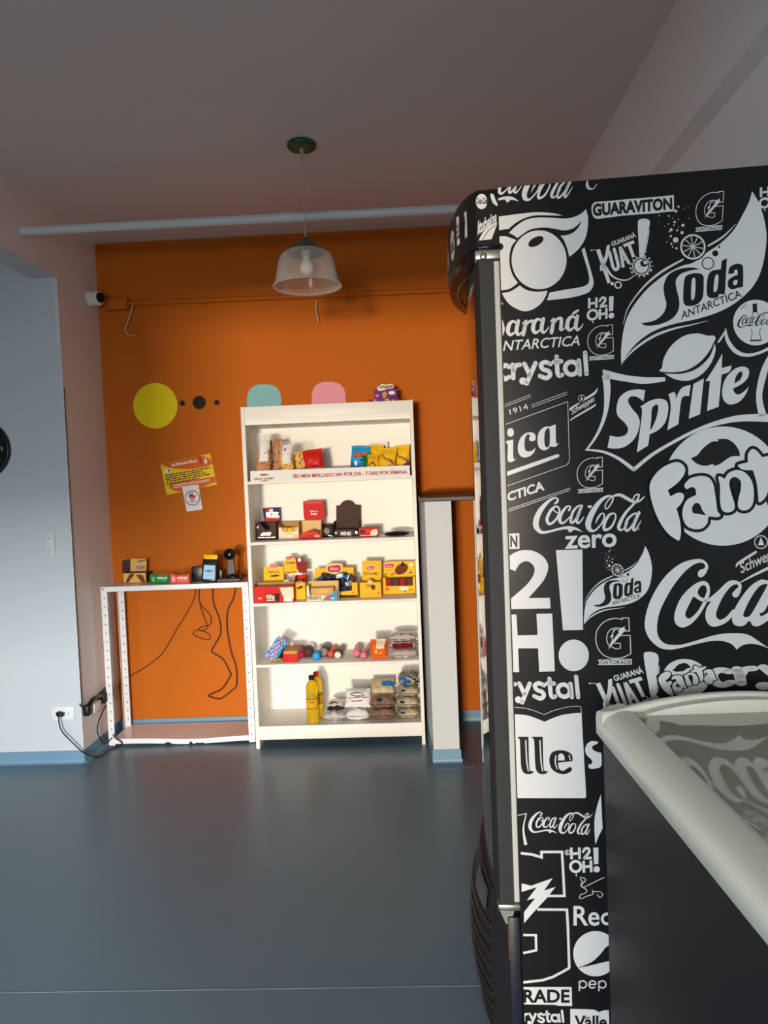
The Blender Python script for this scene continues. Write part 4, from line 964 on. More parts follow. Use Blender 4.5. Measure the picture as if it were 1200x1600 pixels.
# juice label and neighbours
I = ink(Y6)
I.shape([(20, 178, 1), (150, 190), (250, 220), (355, 262, 1), (450, 220), (560, 185), (690, 168), (755, 165, 1), (806, 1070, 1), (796, 1092, 1), (60, 1092, 1)], Wm)
I.line([(20, 104), (150, 115), (250, 145), (348, 185), (450, 140), (580, 105), (700, 92), (745, 95), (757, 168)], 5, Wm)
for dx in (0, 155):
    I.shape([(62 + dx, 425, 1), (178 + dx, 425, 1), (185 + dx, 700), (198 + dx, 792), (237 + dx, 795, 1), (215 + dx, 825), (150 + dx, 828), (110 + dx, 790), (95 + dx, 700), (85 + dx, 470), (62 + dx, 440, 1)], Bm, 2)
    I.line([(148 + dx, 465, 14), (160 + dx, 690, 14), (178 + dx, 795, 12)], 14, Wm, 3, True)
I.shape([(655, 690, 1), (500, 707, 1), (512, 770), (550, 795), (590, 775), (620, 755), (650, 765), (640, 800), (580, 828), (500, 820), (430, 770), (405, 680), (430, 600), (500, 572), (580, 577), (640, 610), (658, 650)], Bm, 2, holes=([(500, 682, 1), (505, 622), (535, 605), (565, 630), (572, 682, 1)],))
I.line([(476, 630, 12), (470, 700, 14), (490, 775, 10)], 12, Wm, 3, True); I.line([(620, 625, 12), (632, 675, 12)], 12, Wm, 3, True)
I.shape([(935, 480, 1), (870, 472), (820, 500), (795, 560), (810, 620), (860, 670), (872, 700), (852, 728), (830, 725), (840, 765), (890, 772), (970, 740), (970, 600, 1), (930, 592), (885, 570), (872, 530), (930, 500, 1)], Wm)
I.line([(60, 1280, 8), (160, 1258, 8)], 8, Wm); I.line([(155, 1262, 10), (125, 1400, 16), (130, 1500, 24), (150, 1600, 34)], 12, Wm, 1, True, caps=False)
I.shape([(965, 1050, 1), (920, 1200), (895, 1350), (905, 1600, 1), (945, 1500), (985, 1420, 1)], Wm)
MB.add(SIDE, PR.v, [], M_vinyl)
o_ = len(SIDE.v) - len(PR.v)
for f, k in zip(PR.f, PR.m): SIDE.f.append(tuple(o_ + i for i in f)); SIDE.m.append(SIDE.mi(PR.mats[k])); SIDE.s.append(False)
# ================================================================== GOODS
def pm(name, rgb, rough=0.55, **k): k.setdefault('spec', 0.18); return mat(name, rgb, rough, **k)
K = dict(
    red=pm('red_card', (206, 36, 28)), yellow=pm('yellow_card', (244, 190, 34)), brown=pm('dark_brown_card', (70, 44, 36)), kraft=pm('kraft_card', (188, 142, 88), 0.7),
    gold=pm('gold_card', (216, 168, 88), 0.35), cream=pm('cream_card', (236, 222, 194)), white=pm('white_card', (236, 234, 230)), black=pm('black_card', (30, 28, 28)),
    blue=pm('blue_card', (34, 120, 190)), navy=pm('navy_card', (40, 46, 84)), green=pm('green_card', (28, 120, 52)), ltred=pm('coral_card', (226, 84, 70)), purple=pm('purple_card', (112, 44, 122)),
    pink=pm('pink_card', (226, 120, 150)), orange=pm('orange_wrap', (238, 106, 24)), grey=pm('grey_wrap', (140, 132, 128)), silver=pm('silver_foil', (196, 196, 200), 0.25, metal=0.5, bump=0.3, bscale=40),
    dkfoil=pm('dark_foil', (64, 62, 78), 0.25, metal=0.3, var=0.5, scale=60, bump=0.5, bscale=60), tan=pm('tan_biscuit', (206, 150, 84), 0.7, var=0.2, scale=60), olive=pm('olive_wrap', (120, 106, 56)),
    cookie=pm('cookie_brown', (112, 62, 34), 0.7, var=0.4, scale=70), hot=pm('hot_pink_wrap', (226, 24, 110)), sky=pm('sky_blue_wrap', (40, 160, 226)), dkred=pm('dark_red_wrap', (150, 24, 30)), plum=pm('plum_brown_wrap', (84, 48, 44)))
def Kp(*a): return [atY(*p) for p in a]
def sheet(mb, poly, y, m, t=0.002, zmin=-9, xa=-9, xb=9):
    # a piece of card standing in the plane y, its outline given by pixels
    pts = [atY(u, v, y) for u, v in poly]
    P = [(min(xb, max(xa, p.x)), max(zmin, p.z)) for p in pts]
    mb.prism(P, lambda x, z: (x, y, z), lambda x, z: (x, y + t, z), m); return mb
def face_ink(mb, y): return Ink(mb, lambda u, v, l: atY(u, v, y) + Vector((0, -0.0005 * l, 0)))
def carton(name, label, cat, u0, u1, vt, vb, zs, depth, m, m_in, front=None, group=None, rim=None, header=None, hmat=None, hprint=None, tall=None, yf=None, lift=0.0, contents=None, side=None):
    """Open counter-display carton: tray with a low front, raised sides and an optional header card at the back."""
    uc = (u0 + u1) / 2
    if yf is None: yf = max(BY0 + 0.004, atZ(uc, vb, zs).y)
    s = yf / FPX
    x0, x1 = atY(u0, vb, yf).x, atY(u1, vb, yf).x; zt = zs + (vb - vt) * s; yb = yf + depth
    if x0 > IX0 - 0.01 and x1 < IX1 + 0.01: x0 = max(x0, IX0 + 0.002); x1 = min(x1, IX1 - 0.002)
    ztall = zs + (tall if tall else (vb - vt) * s)
    t = thing(name, label, cat, ((x0 + x1) / 2, (yf + yb) / 2, zs), 0, group)
    mb = MB()
    mb.box(x0, x1, yf, yb, zs + 0.0005, zs + 0.002, m)
    if rim is None: mb.box(x0, x1, yf, yf + 0.0018, zs + 0.0005, zt, m)
    else: sheet(mb, rim, yf, m, 0.0018, zs + 0.0005, x0, x1)
    ms = side or m
    for xa, xb in ((x0, x0 + 0.0018), (x1 - 0.0018, x1)):
        mb.prism([(yf + 0.0018, zs + 0.001), (yb, zs + 0.001), (yb, ztall), (yf + depth * 0.45, ztall), (yf + 0.0018, zt)], lambda y, z: (xa, y, z), lambda y, z: (xb, y, z), ms)
    mb.box(x0, x1, yb - 0.0018, yb, zs + 0.001, ztall, m_in)
    if front: front(face_ink(mb, yf))
    mb.build('tray', t)
    if header:
        h = MB(); sheet(h, header, yb + 0.0002, hmat or m, 0.002, zs + 0.0008, IX0 + 0.001 if x0 > IX0 - 0.01 else -9)
        if hprint: hprint(face_ink(h, yb))
        h.build('header_card', t)
    if contents: contents(t, x0, x1, yf, yb, zs, zt)
    return t
def bars(n, x0, x1, yf, yb, z0, z1, m, name='packet', jig=0.0):
    def f(t, X0, X1, Yf, Yb, zs, zt):
        a = X0 + (X1 - X0) * x0; b = X0 + (X1 - X0) * x1; w = (b - a) / n
        for k in range(n):
            mb = MB(); zz = zs + (zt - zs) * z1 + random.uniform(-jig, jig)
            mb.box(a + w * k + 0.001, a + w * (k + 1) - 0.001, Yf + (Yb - Yf) * yf, Yf + (Yb - Yf) * yb, zs + 0.003 + (zt - zs) * z0, zz, m[k % len(m)], 0.003); mb.build(name, t)
    return f
# ---- shelf B ---------------------------------------------------------------
V3 = view(380, 770, 8); V4 = view(490, 770, 7.5); V5 = view(390, 860, 8.571); V6 = view(510, 860, 8)
def q(V, *pts): return [V(*p) for p in pts]
def pf(fn): return fn
def prn(V, *ops):
    # a list of print operations given in zoom coordinates
    def run(I):
        J = Ink(I.mb, lambda x, y, l: I.fn(*V(x, y), l))
        for o in ops:
            k = o[0]
            if k == 'p': J.poly([o[1]], o[2], o[3] if len(o) > 3 else 1)
            elif k == 's': J.shape(o[1], o[2], o[3] if len(o) > 3 else 1)
            elif k == 'e': J.poly([circle(o[1], o[2], o[3], o[4], 24, o[7] if len(o) > 7 else 0)], o[5], o[6] if len(o) > 6 else 1)
            elif k == 'b': J.poly([[(o[1], o[4]), (o[3], o[4]), (o[3], o[2]), (o[1], o[2])]], o[5], o[6] if len(o) > 6 else 1)
            elif k == 't': J.textbox(o[1], o[2], o[5], o[4], o[3], o[6], o[7] if len(o) > 7 else 2, o[8] if len(o) > 8 else 0.01, o[9] if len(o) > 9 else 0, o[10] if len(o) > 10 else 0)
            elif k == 'l': J.line(o[1], o[2], o[3], o[4] if len(o) > 4 else 2)
    return run
c_ = K
def pill(x0, y0, x1, y1, txt=True):
    cy = (y0 + y1) / 2; h = (y1 - y0)
    ops = [('s', [(x0, cy), (x0 + h * 0.25, y0 + h * 0.1), (x1 - h * 0.3, y0), (x1, cy - h * 0.1), (x1 - h * 0.2, y1 - h * 0.05), (x0 + h * 0.3, y1)], c_['white'], 2), ('s', [(x0 + h * .1, cy), (x0 + h * 0.3, y0 + h * 0.2), (x1 - h * 0.3, y0 + h * .1), (x1 - h * .1, cy - h * 0.1), (x1 - h * 0.25, y1 - h * 0.15), (x0 + h * 0.35, y1 - h * .1)], c_['red'], 3)]
    if txt: ops.append(('t', 'Bauducco', x0 + h * 0.4, y0 + h * 0.25, x1 - h * 0.35, y1 - h * 0.3, c_['white'], 4, 0.0, 0.25))
    return ops
carton('candy_box', 'dark brown chocolate bar carton with blue and red header, leftmost on the second shelf', 'box', 399.4, 432.5, 816, 843.8, ZB, 0.11, c_['brown'], c_['brown'],
       rim=q(V3, (155, 590), (420, 590), (420, 372), (350, 372), (318, 470), (285, 470), (205, 372), (155, 372)),
       front=prn(V3, ('s', [(215, 537, 1), (235, 500, 1), (355, 494, 1), (335, 533, 1)], c_['silver']), ('t', 'SNICKERS', 228, 502, 345, 530, c_['navy'], 2, 0.02, 0.2), ('l', [(185, 560), (400, 556)], 8, c_['silver']), ('e', 180, 430, 12, 16, c_['white'])),
       header=q(V3, (262, 380), (460, 368), (455, 186), (243, 194)), hmat=c_['navy'],
       hprint=prn(V3, ('s', [(285, 196, 1), (330, 200), (310, 260), (280, 268, 1)], c_['red']), ('s', [(330, 200, 1), (372, 205), (360, 250), (318, 262, 1)], c_['white']), ('s', [(280, 305, 1), (380, 290), (455, 285, 1), (455, 312, 1), (340, 318)], c_['white']), ('p', [(262, 312), (456, 316), (458, 350), (264, 352)], c_['red']), ('t', 'SNICKERS', 285, 240, 440, 296, c_['silver'], 2, 0.02, 0.25)),
       contents=bars(5, 0.25, 0.75, 0.2, 0.6, 0.0, 0.62, [c_['brown'], c_['plum']], 'bar', 0.006))
carton('candy_box', 'cream chocolate carton with oval opening, second from left on the second shelf', 'box', 435.6, 467, 820.6, 842.5, ZB, 0.11, c_['cream'], c_['kraft'], tall=0.092,
       rim=q(V3, (445, 580), (695, 578), (695, 405), (680, 405), (668, 480), (520, 492), (486, 470), (482, 432), (445, 432)), side=c_['kraft'],
       front=prn(V3, ('l', [(530, 515), (630, 510)], 7, c_['tan']), ('l', [(465, 565), (540, 550)], 6, c_['tan']), ('s', [(625, 552, 1), (660, 520), (685, 552, 1)], c_['gold'])),
       contents=bars(3, 0.15, 0.95, 0.1, 0.7, 0.35, 0.85, [c_['gold'], c_['yellow']], 'bar', 0.004))
carton('candy_box', 'red wafer carton with tall red header above a tan interior on the second shelf', 'box', 467.5, 502, 829, 842, ZB, 0.085, c_['red'], c_['gold'], tall=0.096, side=c_['kraft'],
       rim=q(V3, (705, 580), (968, 572), (968, 520), (920, 480), (840, 464), (780, 490), (712, 520)),
       front=prn(V3, ('l', [(730, 530), (800, 510), (880, 505)], 6, c_['tan']), ('t', 'KitKat', 895, 520, 955, 555, c_['white'], 2, 0.01)),
       header=q(V3, (770, 340), (1000, 336), (1014, 300), (1000, 96), (748, 104), (756, 300)), hprint=prn(V3, ('l', [(775, 125), (980, 118)], 22, c_['ltred']), ('t', 'Have a', 835, 215, 935, 240, c_['white'], 2, 0.02), ('t', 'break', 845, 246, 925, 278, c_['white'], 2, 0.03)))
carton('candy_box', 'small black carton squeezed between the red and brown ones on the second shelf', 'box', 502.5, 520, 823, 839.3, ZB, 0.06, c_['black'], c_['brown'], tall=0.07,
       front=prn(V3, ('s', [(1000, 480), (1040, 440), (1085, 470), (1050, 520)], c_['grey']), ('l', [(1060, 530), (1120, 545)], 10, c_['silver'])),
       contents=bars(2, 0.1, 0.9, 0.2, 0.9, 0.1, 1.0, [c_['black'], c_['kraft']], 'packet'))
arch = [(265, 510), (265, 150)] + [(395 + 88 * math.cos(math.radians(a)), 168 - 80 * math.sin(math.radians(a))) for a in range(165, 10, -12)] + [(548, 145), (552, 510)]
carton('candy_box', 'brown candy display carton with arched header card, tallest on the second shelf', 'box', 521.5, 561, 823, 838.6, ZB, 0.09, c_['brown'], c_['brown'], tall=0.085,
       rim=q(V4, (240, 512), (530, 508), (518, 440), (470, 425), (250, 432)),
       front=prn(V4, ('t', 'MINIS', 318, 455, 440, 502, c_['white'], 2, 0.04), ('e', 262, 470, 12, 14, c_['white']), ('e', 500, 465, 12, 14, c_['silver'])),
       header=[V4(*p) for p in arch], hprint=prn(V4, ('t', "m&m's", 285, 372, 490, 420, c_['white'], 2, 0.04), ('l', [(275, 352), (540, 345)], 12, c_['plum'])))
carton('candy_box', 'flat red candy carton with a small blue oval beside the arched brown one', 'box', 561.5, 591.5, 824, 838.8, ZB, 0.05, c_['red'], c_['kraft'], tall=0.052,
       front=prn(V4, ('e', 572, 456, 30, 22, c_['navy']), ('l', [(545, 503), (735, 498)], 8, c_['cream']), ('s', [(670, 500), (680, 440), (740, 430), (745, 490)], c_['cream']), ('l', [(620, 450), (660, 446)], 14, c_['orange'])))
# ---- shelf C ---------------------------------------------------------------
carton('candy_box', 'long red wafer carton with dark inset at the left of the third shelf', 'box', 397.8, 459.5, 915.6, 941.6, ZCC, 0.075, c_['red'], c_['kraft'], tall=0.098,
       front=prn(V5, ('b', 215, 575, 402, 690, c_['dkred']), ('b', 340, 580, 400, 672, c_['black'], 2), ('t', 'KitKat', 228, 590, 335, 648, c_['white'], 3, 0.03), ('l', [(232, 668), (340, 664)], 14, c_['cream'], 3), ('t', '24', 118, 630, 162, 652, c_['white'], 2, 0.03), ('s', [(400, 500, 1), (585, 490, 1), (590, 640, 1), (470, 640)], c_['cream']), ('b', 458, 632, 575, 684, c_['white'], 2)))
carton('biscuit_box', 'yellow wafer carton with red pill logo standing behind the long red carton', 'box', 412, 443.5, 908, 931, ZCC, 0.05, c_['yellow'], c_['yellow'], yf=3.95,
       header=q(V5, (190, 450), (460, 440), (455, 215), (392, 215), (386, 180), (270, 184), (264, 215), (190, 218)), hprint=prn(V5, *pill(266, 182, 390, 236), ('l', [(250, 305), (275, 275), (295, 305), (320, 278), (345, 305), (370, 275), (400, 300)], 8, c_['brown']), ('s', [(268, 345), (320, 328), (392, 322), (390, 342), (330, 355)], c_['cookie'])))
carton('biscuit_box', 'tilted yellow cookie carton, tallest in the left cluster of the third shelf', 'box', 440, 459, 899, 925, ZCC, 0.06, c_['yellow'], c_['yellow'], yf=3.935,
       front=prn(V5, ('s', [(450, 425), (480, 395), (520, 400), (540, 430)], c_['cream'])),
       header=q(V5, (480, 320), (640, 300), (610, 105), (585, 95), (580, 70), (485, 80), (480, 120), (462, 150), (465, 300)), hprint=prn(V5, *pill(482, 72, 582, 126), ('t', 'Cookies', 480, 145, 608, 186, c_['brown'], 2, 0.02, 0.2, -6), ('l', [(545, 240), (610, 232)], 7, c_['orange']), ('l', [(475, 300), (630, 285)], 10, c_['cookie'])))
carton('biscuit_box', 'narrow yellow carton with dark red header at the right of the left cluster', 'box', 460.8, 477.5, 903, 931, ZCC, 0.09, c_['yellow'], c_['red'], tall=0.125, yf=3.90, side=c_['red'],
       front=prn(V5, ('s', [(635, 500), (700, 470), (712, 500), (650, 520)], c_['cookie']), ('l', [(630, 430), (710, 415)], 30, c_['grey'])),
       header=q(V5, (660, 300), (768, 296), (758, 155), (712, 150), (705, 92), (612, 100), (622, 180)), hmat=c_['dkred'], hprint=prn(V5, ('b', 645, 105, 688, 150, c_['white']), ('l', [(640, 190), (680, 215), (720, 185), (740, 205)], 10, c_['plum'])))
carton('candy_box', 'cream and blue chocolate carton with gold inside, front of the third shelf', 'box', 479.4, 529, 922, 940.4, ZCC, 0.07, c_['cream'], c_['gold'], tall=0.100,
       rim=q(V5, (762, 690), (1172, 680), (1165, 505), (1120, 575), (1110, 598), (810, 605), (790, 470), (762, 470)),
       front=prn(V5, ('p', [(968, 672), (1168, 668), (1163, 512), (1122, 572), (1095, 596), (1030, 605)], c_['sky']), ('t', "HERSHEY'S", 778, 612, 955, 660, c_['brown'], 2, 0.02), ('e', 1048, 635, 40, 24, c_['ltred'], 2), ('l', [(1090, 642), (1140, 638)], 16, c_['white'])),
       contents=bars(1, 0.12, 0.86, 0.15, 0.9, 0.2, 1.15, [c_['gold']], 'wrapper'))
def foils(t, X0, X1, Yf, Yb, zs, zt):
    rnd = random.Random(5); n = 27
    for k in range(n):
        m = [c_['dkfoil'], c_['navy'], c_['silver'], c_['dkfoil'], c_['blue'], c_['plum'], c_['navy']][k % 7]
        row, i = divmod(k, 9)
        x = X0 + 0.024 + (X1 - X0 - 0.048) * (i + 0.25 * (row % 2)) / 8.4 ; y = Yf + 0.034 + 0.022 * ((i * 2 + row) % 3) / 2 + 0.012 * row; z = zs + 0.034 + 0.032 * row + 0.006 * ((i * 3) % 4)
        M = Matrix.Translation((x, y, z)) @ Matrix.Rotation(rnd.uniform(-0.5, 0.5), 4, 'Y') @ Matrix.Rotation(rnd.uniform(-0.5, 0.5), 4, 'Z')
        mb = MB(); mb.box(-0.021, 0.021, -0.010, 0.010, -0.015, 0.015, m, 0.006, M)
        mb.box(-0.022, -0.018, -0.002, 0.002, -0.014, 0.014, c_['silver'], 0.0, M); mb.build('packet', t)
carton('biscuit_box', 'wide yellow display carton heaped with foil packets in the middle of the third shelf', 'box', 493, 559, 909, 930.5, ZCC, 0.10, c_['yellow'], c_['yellow'], tall=0.07, yf=3.905,
       rim=q(V6, (-130, 562), (392, 556), (388, 400), (322, 400), (318, 500), (150, 520), (-130, 520)), front=prn(V6, ('e', 330, 528, 12, 14, c_['orange'])),
       header=q(V6, (-150, 420), (342, 410), (342, 212), (210, 212), (205, 172), (180, 160), (20, 160), (0, 185), (-10, 222), (-150, 228)), hprint=prn(V6, *pill(2, 172, 190, 282)), contents=foils)
def honey(t, X0, X1, Yf, Yb, zs, zt):
    MB().lathe([(0.0, 0.0), (0.016, 0.003), (0.0175, 0.012), (0.012, 0.022), (0.0, 0.026)], ((X0 + X1) / 2, Yf + 0.016, zt - 0.012), c_['cream'], 20).build('cake', t)
carton('biscuit_box', 'narrow yellow honey cake carton with tall header on the third shelf', 'box', 563, 595.6, 909.5, 934.2, ZCC, 0.08, c_['yellow'], c_['yellow'], tall=0.10,
       front=prn(V6, ('e', 518, 442, 26, 22, c_['cookie']), ('e', 518, 442, 18, 14, c_['yellow'], 2), ('s', [(550, 440), (600, 432), (612, 470), (580, 495)], c_['cookie']), ('l', [(455, 545), (650, 538)], 5, c_['orange']), ('l', [(440, 575), (660, 568)], 5, c_['orange']), ('e', 655, 530, 15, 17, c_['orange'])),
       header=q(V6, (445, 400), (690, 395), (684, 128), (462, 128), (445, 142)), hprint=prn(V6, *pill(495, 193, 607, 246), ('t', 'PÃO de MEL', 465, 266, 652, 306, c_['brown'], 2, 0.01)), contents=honey)
carton('biscuit_box', 'wide yellow cookie carton with cookie picture at the right of the third shelf', 'box', 598, 649.6, 901.5, 928.5, ZCC, 0.07, c_['yellow'], c_['yellow'], tall=0.092,
       rim=q(V6, (706, 548), (1116, 546), (1112, 330), (1080, 332), (1080, 440), (742, 446), (738, 340), (706, 340)),
       front=prn(V6, ('e', 762, 484, 26, 22, c_['orange']), ('l', [(800, 478), (890, 470)], 12, c_['gold']), ('b', 915, 455, 1020, 498, c_['white']), ('l', [(1030, 500), (1095, 490)], 14, c_['orange']), ('e', 985, 508, 10, 10, c_['cookie'], 2)),
       header=q(V6, (712, 340), (1112, 330), (1105, 134), (760, 138), (716, 155)), hprint=prn(V6, *pill(718, 160, 848, 222), ('e', 938, 232, 88, 62, c_['cookie'], 2, -0.55), ('e', 955, 170, 20, 26, c_['cookie'], 2), ('e', 740, 298, 10, 10, c_['cookie'], 2), ('e', 818, 304, 10, 10, c_['cookie'], 2), ('e', 842, 290, 10, 10, c_['cookie'], 2), ('e', 1060, 178, 26, 20, c_['white'], 2), ('l', [(752, 240), (835, 232)], 10, c_['orange']), ('l', [(1035, 276), (1068, 274)], 14, c_['brown'])),
       contents=bars(4, 0.08, 0.94, 0.05, 0.5, 0.3, 0.92, [c_['dkred'], c_['plum']], 'packet'))
# ---- pouches, bags and rolls ---------------------------------------------
def pouch(name, label, cat, M, w, h, d, zone, decal=None, group=None, seed=1, crimp=0.07, wr=0.0025, nu=16, nv=18, pear=0.0, parts=None):
    """Pillow bag: local x across, z up, -y towards the room; M places the middle of its bottom edge."""
    rnd = random.Random(seed); ph = [rnd.uniform(0, 6.28) for _ in range(6)]; fr_ = [rnd.uniform(4, 11) for _ in range(6)]
    def thick(s, t):
        e = min(1.0, max(0.0, (t - crimp) / 0.22)); g = min(1.0, max(0.0, (1 - crimp - t) / 0.30))
        e = math.sin(e * math.pi / 2) ** 0.8; g = math.sin(g * math.pi / 2) ** 0.8
        return d / 2 * e * g * max(0.0, 1 - abs(s) ** 2.6) ** 0.55 * (1 + pear * (0.5 - t)) + 0.0012
    def wrk(s, t): return wr * (math.sin(fr_[0] * s + ph[0] + 5 * t) * math.sin(fr_[1] * t + ph[1]) + 0.6 * math.sin(fr_[2] * (s + t) * 1.7 + ph[2]))
    def P(s, t, side, off=0.0):
        k = 1 - 0.05 * math.sin(math.pi * t)
        y = side * (thick(s, t) + wrk(s, t) * (0.25 + 0.75 * min(1, thick(s, t) / (d / 2))) + off)
        return M @ Vector((s * w / 2 * k + wr * math.sin(fr_[3] * t + ph[3]), y, t * h + 0.4 * wr * math.sin(fr_[4] * s + ph[4])))
    mb = MB()
    for side in (-1, 1):
        vs = [P(-1 + 2 * i / nu, j / nv, side) for j in range(nv + 1) for i in range(nu + 1)]
        byz = {}
        for j in range(nv):
            for i in range(nu):
                a = j * (nu + 1) + i; f = (a, a + 1, a + nu + 2, a + nu + 1)
                byz.setdefault(zone((i + 0.5) / nu * 2 - 1, (j + 0.5) / nv), []).append(f if side < 0 else f[::-1])
        o = len(mb.v); mb.v.extend(vs)
        for m, fs in byz.items():
            k = mb.mi(m)
            for f in fs: mb.f.append(tuple(o + i for i in f)); mb.m.append(k); mb.s.append(True)
    if decal: decal(Ink(mb, lambda x, y, l: P(x, y, -1, 0.0008 * l + 0.0008)))
    if parts:
        t = thing(name, label, cat, M @ Vector((0, 0, 0)), 0, group); mb.build('bag', t); parts(t, P); return t
    org = M @ Vector((0, 0, h / 2)); zmin = min(p.z for p in mb.v)
    o = mb.build(name, None, (org.x, org.y, zmin)); return tag(o, label, cat, group)
def stand(u0, u1, vt, vb, zs, y, roll=0.0, lean=0.0, yaw=0.0):
    s = y / FPX; c = atY((u0 + u1) / 2, vb, y)
    h = (vb - vt) * s if abs(lean) > 0.8 else max(0.02, (atY((u0 + u1) / 2, vt, y).z - zs) / max(0.6, math.cos(lean)))
    M = Matrix.Translation((c.x, y, zs)) @ Matrix.Rotation(yaw, 4, 'Z') @ Matrix.Rotation(lean, 4, 'X') @ Matrix.Rotation(roll, 4, 'Y')
    return M, (u1 - u0) * s, h
def settle(o, zs):
    # drop a finished thing so that its lowest point just touches the surface
    bpy.context.view_layer.update()
    lo = 1e9
    for c in [o] + list(o.children_recursive):
        if c.type == 'MESH':
            mw = (Matrix.Translation(o.location) if c is o else o.matrix_basis)
            lo = min(lo, min((mw @ v.co).z for v in c.data.vertices))
    o.location.z += zs + 0.0006 - lo
    o.matrix_basis = Matrix.Translation(o.location) if o.type == 'MESH' else o.matrix_basis
    return o
M_clear = film('clear_snack_film', (240, 238, 232), 0.16, 0.10, 0.10)
M_stick = pm('baked_snack_stick', (204, 130, 70), 0.7, var=0.25, scale=50); M_corn = pm('yellow_corn_snack', (240, 186, 40), 0.65, var=0.15, scale=50)
def snackbag(label, u0, u1, vt, vb, y, m, lab, seed, n, fill, size, zlab=(0.42, 0.93), upright=False):
    M, w, h = stand(u0, u1, vt, vb, ZA, y)
    def parts(t, P):
        rnd = random.Random(seed); mb = MB()
        for k in range(n):
            a = rnd.uniform(-0.8, 0.8); b = rnd.uniform(0.10, fill); side = rnd.choice((-0.85, -0.85, 0.2, 0.6))
            p = P(a, b, -1); p2 = P(a, b, 1); c = p.lerp(p2, (side + 1) / 2 * 0.9 + 0.08)
            an = rnd.gauss(0, 0.35) if (upright and b > 0.5) else rnd.uniform(-1.5, 1.5)
            dv = Vector((math.sin(an), rnd.uniform(-0.25, 0.25), math.cos(an))).normalized() * size * rnd.uniform(0.7, 1.1)
            if c.z - abs(dv.z) < ZA + 0.004: c.z = ZA + 0.004 + abs(dv.z)
            mb.tube([c - dv, c, c + dv * 0.95], 0.0052, m, 6, False)
        o = mb.build('snacks', t); o['kind'] = 'stuff'
        if lab:
            L = MB(); x0, x1 = lab; z0, z1 = zlab
            L.grid(lambda a, b: P(x0 + (x1 - x0) * a, z0 + (z1 - z0) * b, -1, 0.0012), 6, 8, c_['white'])
            I = Ink(L, lambda x, y_, l: P(x, y_, -1, 0.0012 + 0.0007 * l))
            zz = z0 + (z1 - z0) * 0.62; hh = (z1 - z0) * 0.2
            I.poly([[(x0 + 0.12 * (x1 - x0), zz), (x1 - 0.12 * (x1 - x0), zz), (x1 - 0.12 * (x1 - x0), zz + hh * 0.8), (x0 + 0.12 * (x1 - x0), zz + hh * 0.8)]], c_['dkred'])
            I.line([(x0 + 0.1 * (x1 - x0), zz - hh * 0.9), (x1 - 0.2 * (x1 - x0), zz - hh * 0.6)], 0.02, c_['grey']); I.line([(x0 + 0.2 * (x1 - x0), zz - hh * 1.7), (x1 - 0.2 * (x1 - x0), zz - hh * 1.5)], 0.02, c_['grey'])
            L.build('paper_label', t, )
    t = pouch('snack_bag', label, 'bag', M, w, h, 0.062, lambda s, t: M_clear, group='clear snack bags on the top shelf', seed=seed, parts=parts, pear=0.4)
    return settle(t, ZA)
snackbag('tall clear bag of breadsticks with white paper label, leftmost on the top shelf', 402.7, 424, 677, 736.5, 3.872, M_stick, (-0.5, 0.85), 3, 120, 0.62, 0.017, (0.40, 0.97))
snackbag('tall clear bag of breadsticks without label, second from left on the top shelf', 423, 446, 680, 736, 3.948, M_stick, None, 4, 130, 0.86, 0.019, upright=True)
snackbag('clear bag of yellow corn snacks with white label on the top shelf', 438.7, 460, 690, 735, 3.864, M_corn, (-0.55, 0.75), 5, 100, 0.62, 0.012, (0.42, 0.92))
snackbag('clear bag of yellow corn snacks without label, right of the labelled one', 459, 482, 690, 735, 3.936, M_corn, None, 6, 110, 0.72, 0.012)
def two(a, b, t0): return lambda s, t: a if t > t0 else b
def pk(name, label, u0, u1, vt, vb, zs, y, d, zone, decal=None, roll=0, lean=0, yaw=0, group=None, seed=1, cat='bag', pear=0.0, wr=0.0025):
    M, w, h = stand(u0, u1, vt, vb, zs, y, roll, lean, yaw)
    return settle(pouch(name, label, cat, M, w, h, d, zone, decal, group, seed, pear=pear, wr=wr), zs)
def dk(*ops):
    def run(I):
        for o in ops:
            if o[0] == 't': I.textbox(*o[1:])
            elif o[0] == 'e': I.poly([circle(o[1], o[2], o[3], o[4], 18)], o[5], o[6] if len(o) > 6 else 1)
            elif o[0] == 'l': I.line(o[1], o[2], o[3], o[4] if len(o) > 4 else 1, True)
            elif o[0] == 'p': I.poly([o[1]], o[2], o[3] if len(o) > 3 else 1)
    return run
pk('snack_bag', 'red snack bag with beige lower part standing alone on the top shelf', 478, 508.5, 704, 733.5, ZA, 3.87, 0.05, two(c_['red'], c_['tan'], 0.32), dk(('l', [(-0.6, 0.55), (-0.2, 0.62), (0.1, 0.5), (0.6, 0.6)], 0.07, c_['ltred']), ('l', [(-0.4, 0.42), (0.5, 0.40)], 0.05, c_['brown'])), roll=-0.10, seed=11)
pk('snack_bag', 'blue snack bag with orange lettering on the right half of the top shelf', 546, 575, 698, 732, ZA, 3.95, 0.05, two(c_['sky'], c_['blue'], 0.45), dk(('t', 'Cheetos', -0.75, 0.60, 0.75, 0.80, c_['orange'], 2, 0.04, 0.2, 0.06), ('t', 'Cheetos', -0.72, 0.585, 0.78, 0.785, c_['black'], 1, 0.05, 0.2, 0.06), ('e', -0.35, 0.42, 0.18, 0.08, c_['white']), ('l', [(0.1, 0.5), (0.8, 0.55)], 0.05, c_['navy'])), roll=0.08, lean=-0.12, seed=12)
pk('snack_bag', 'olive snack bag lying flat left of the blue one on the top shelf', 523, 549, 712, 734, ZA, 3.86, 0.035, two(c_['olive'], c_['tan'], 0.3), None, lean=-1.35, seed=13)
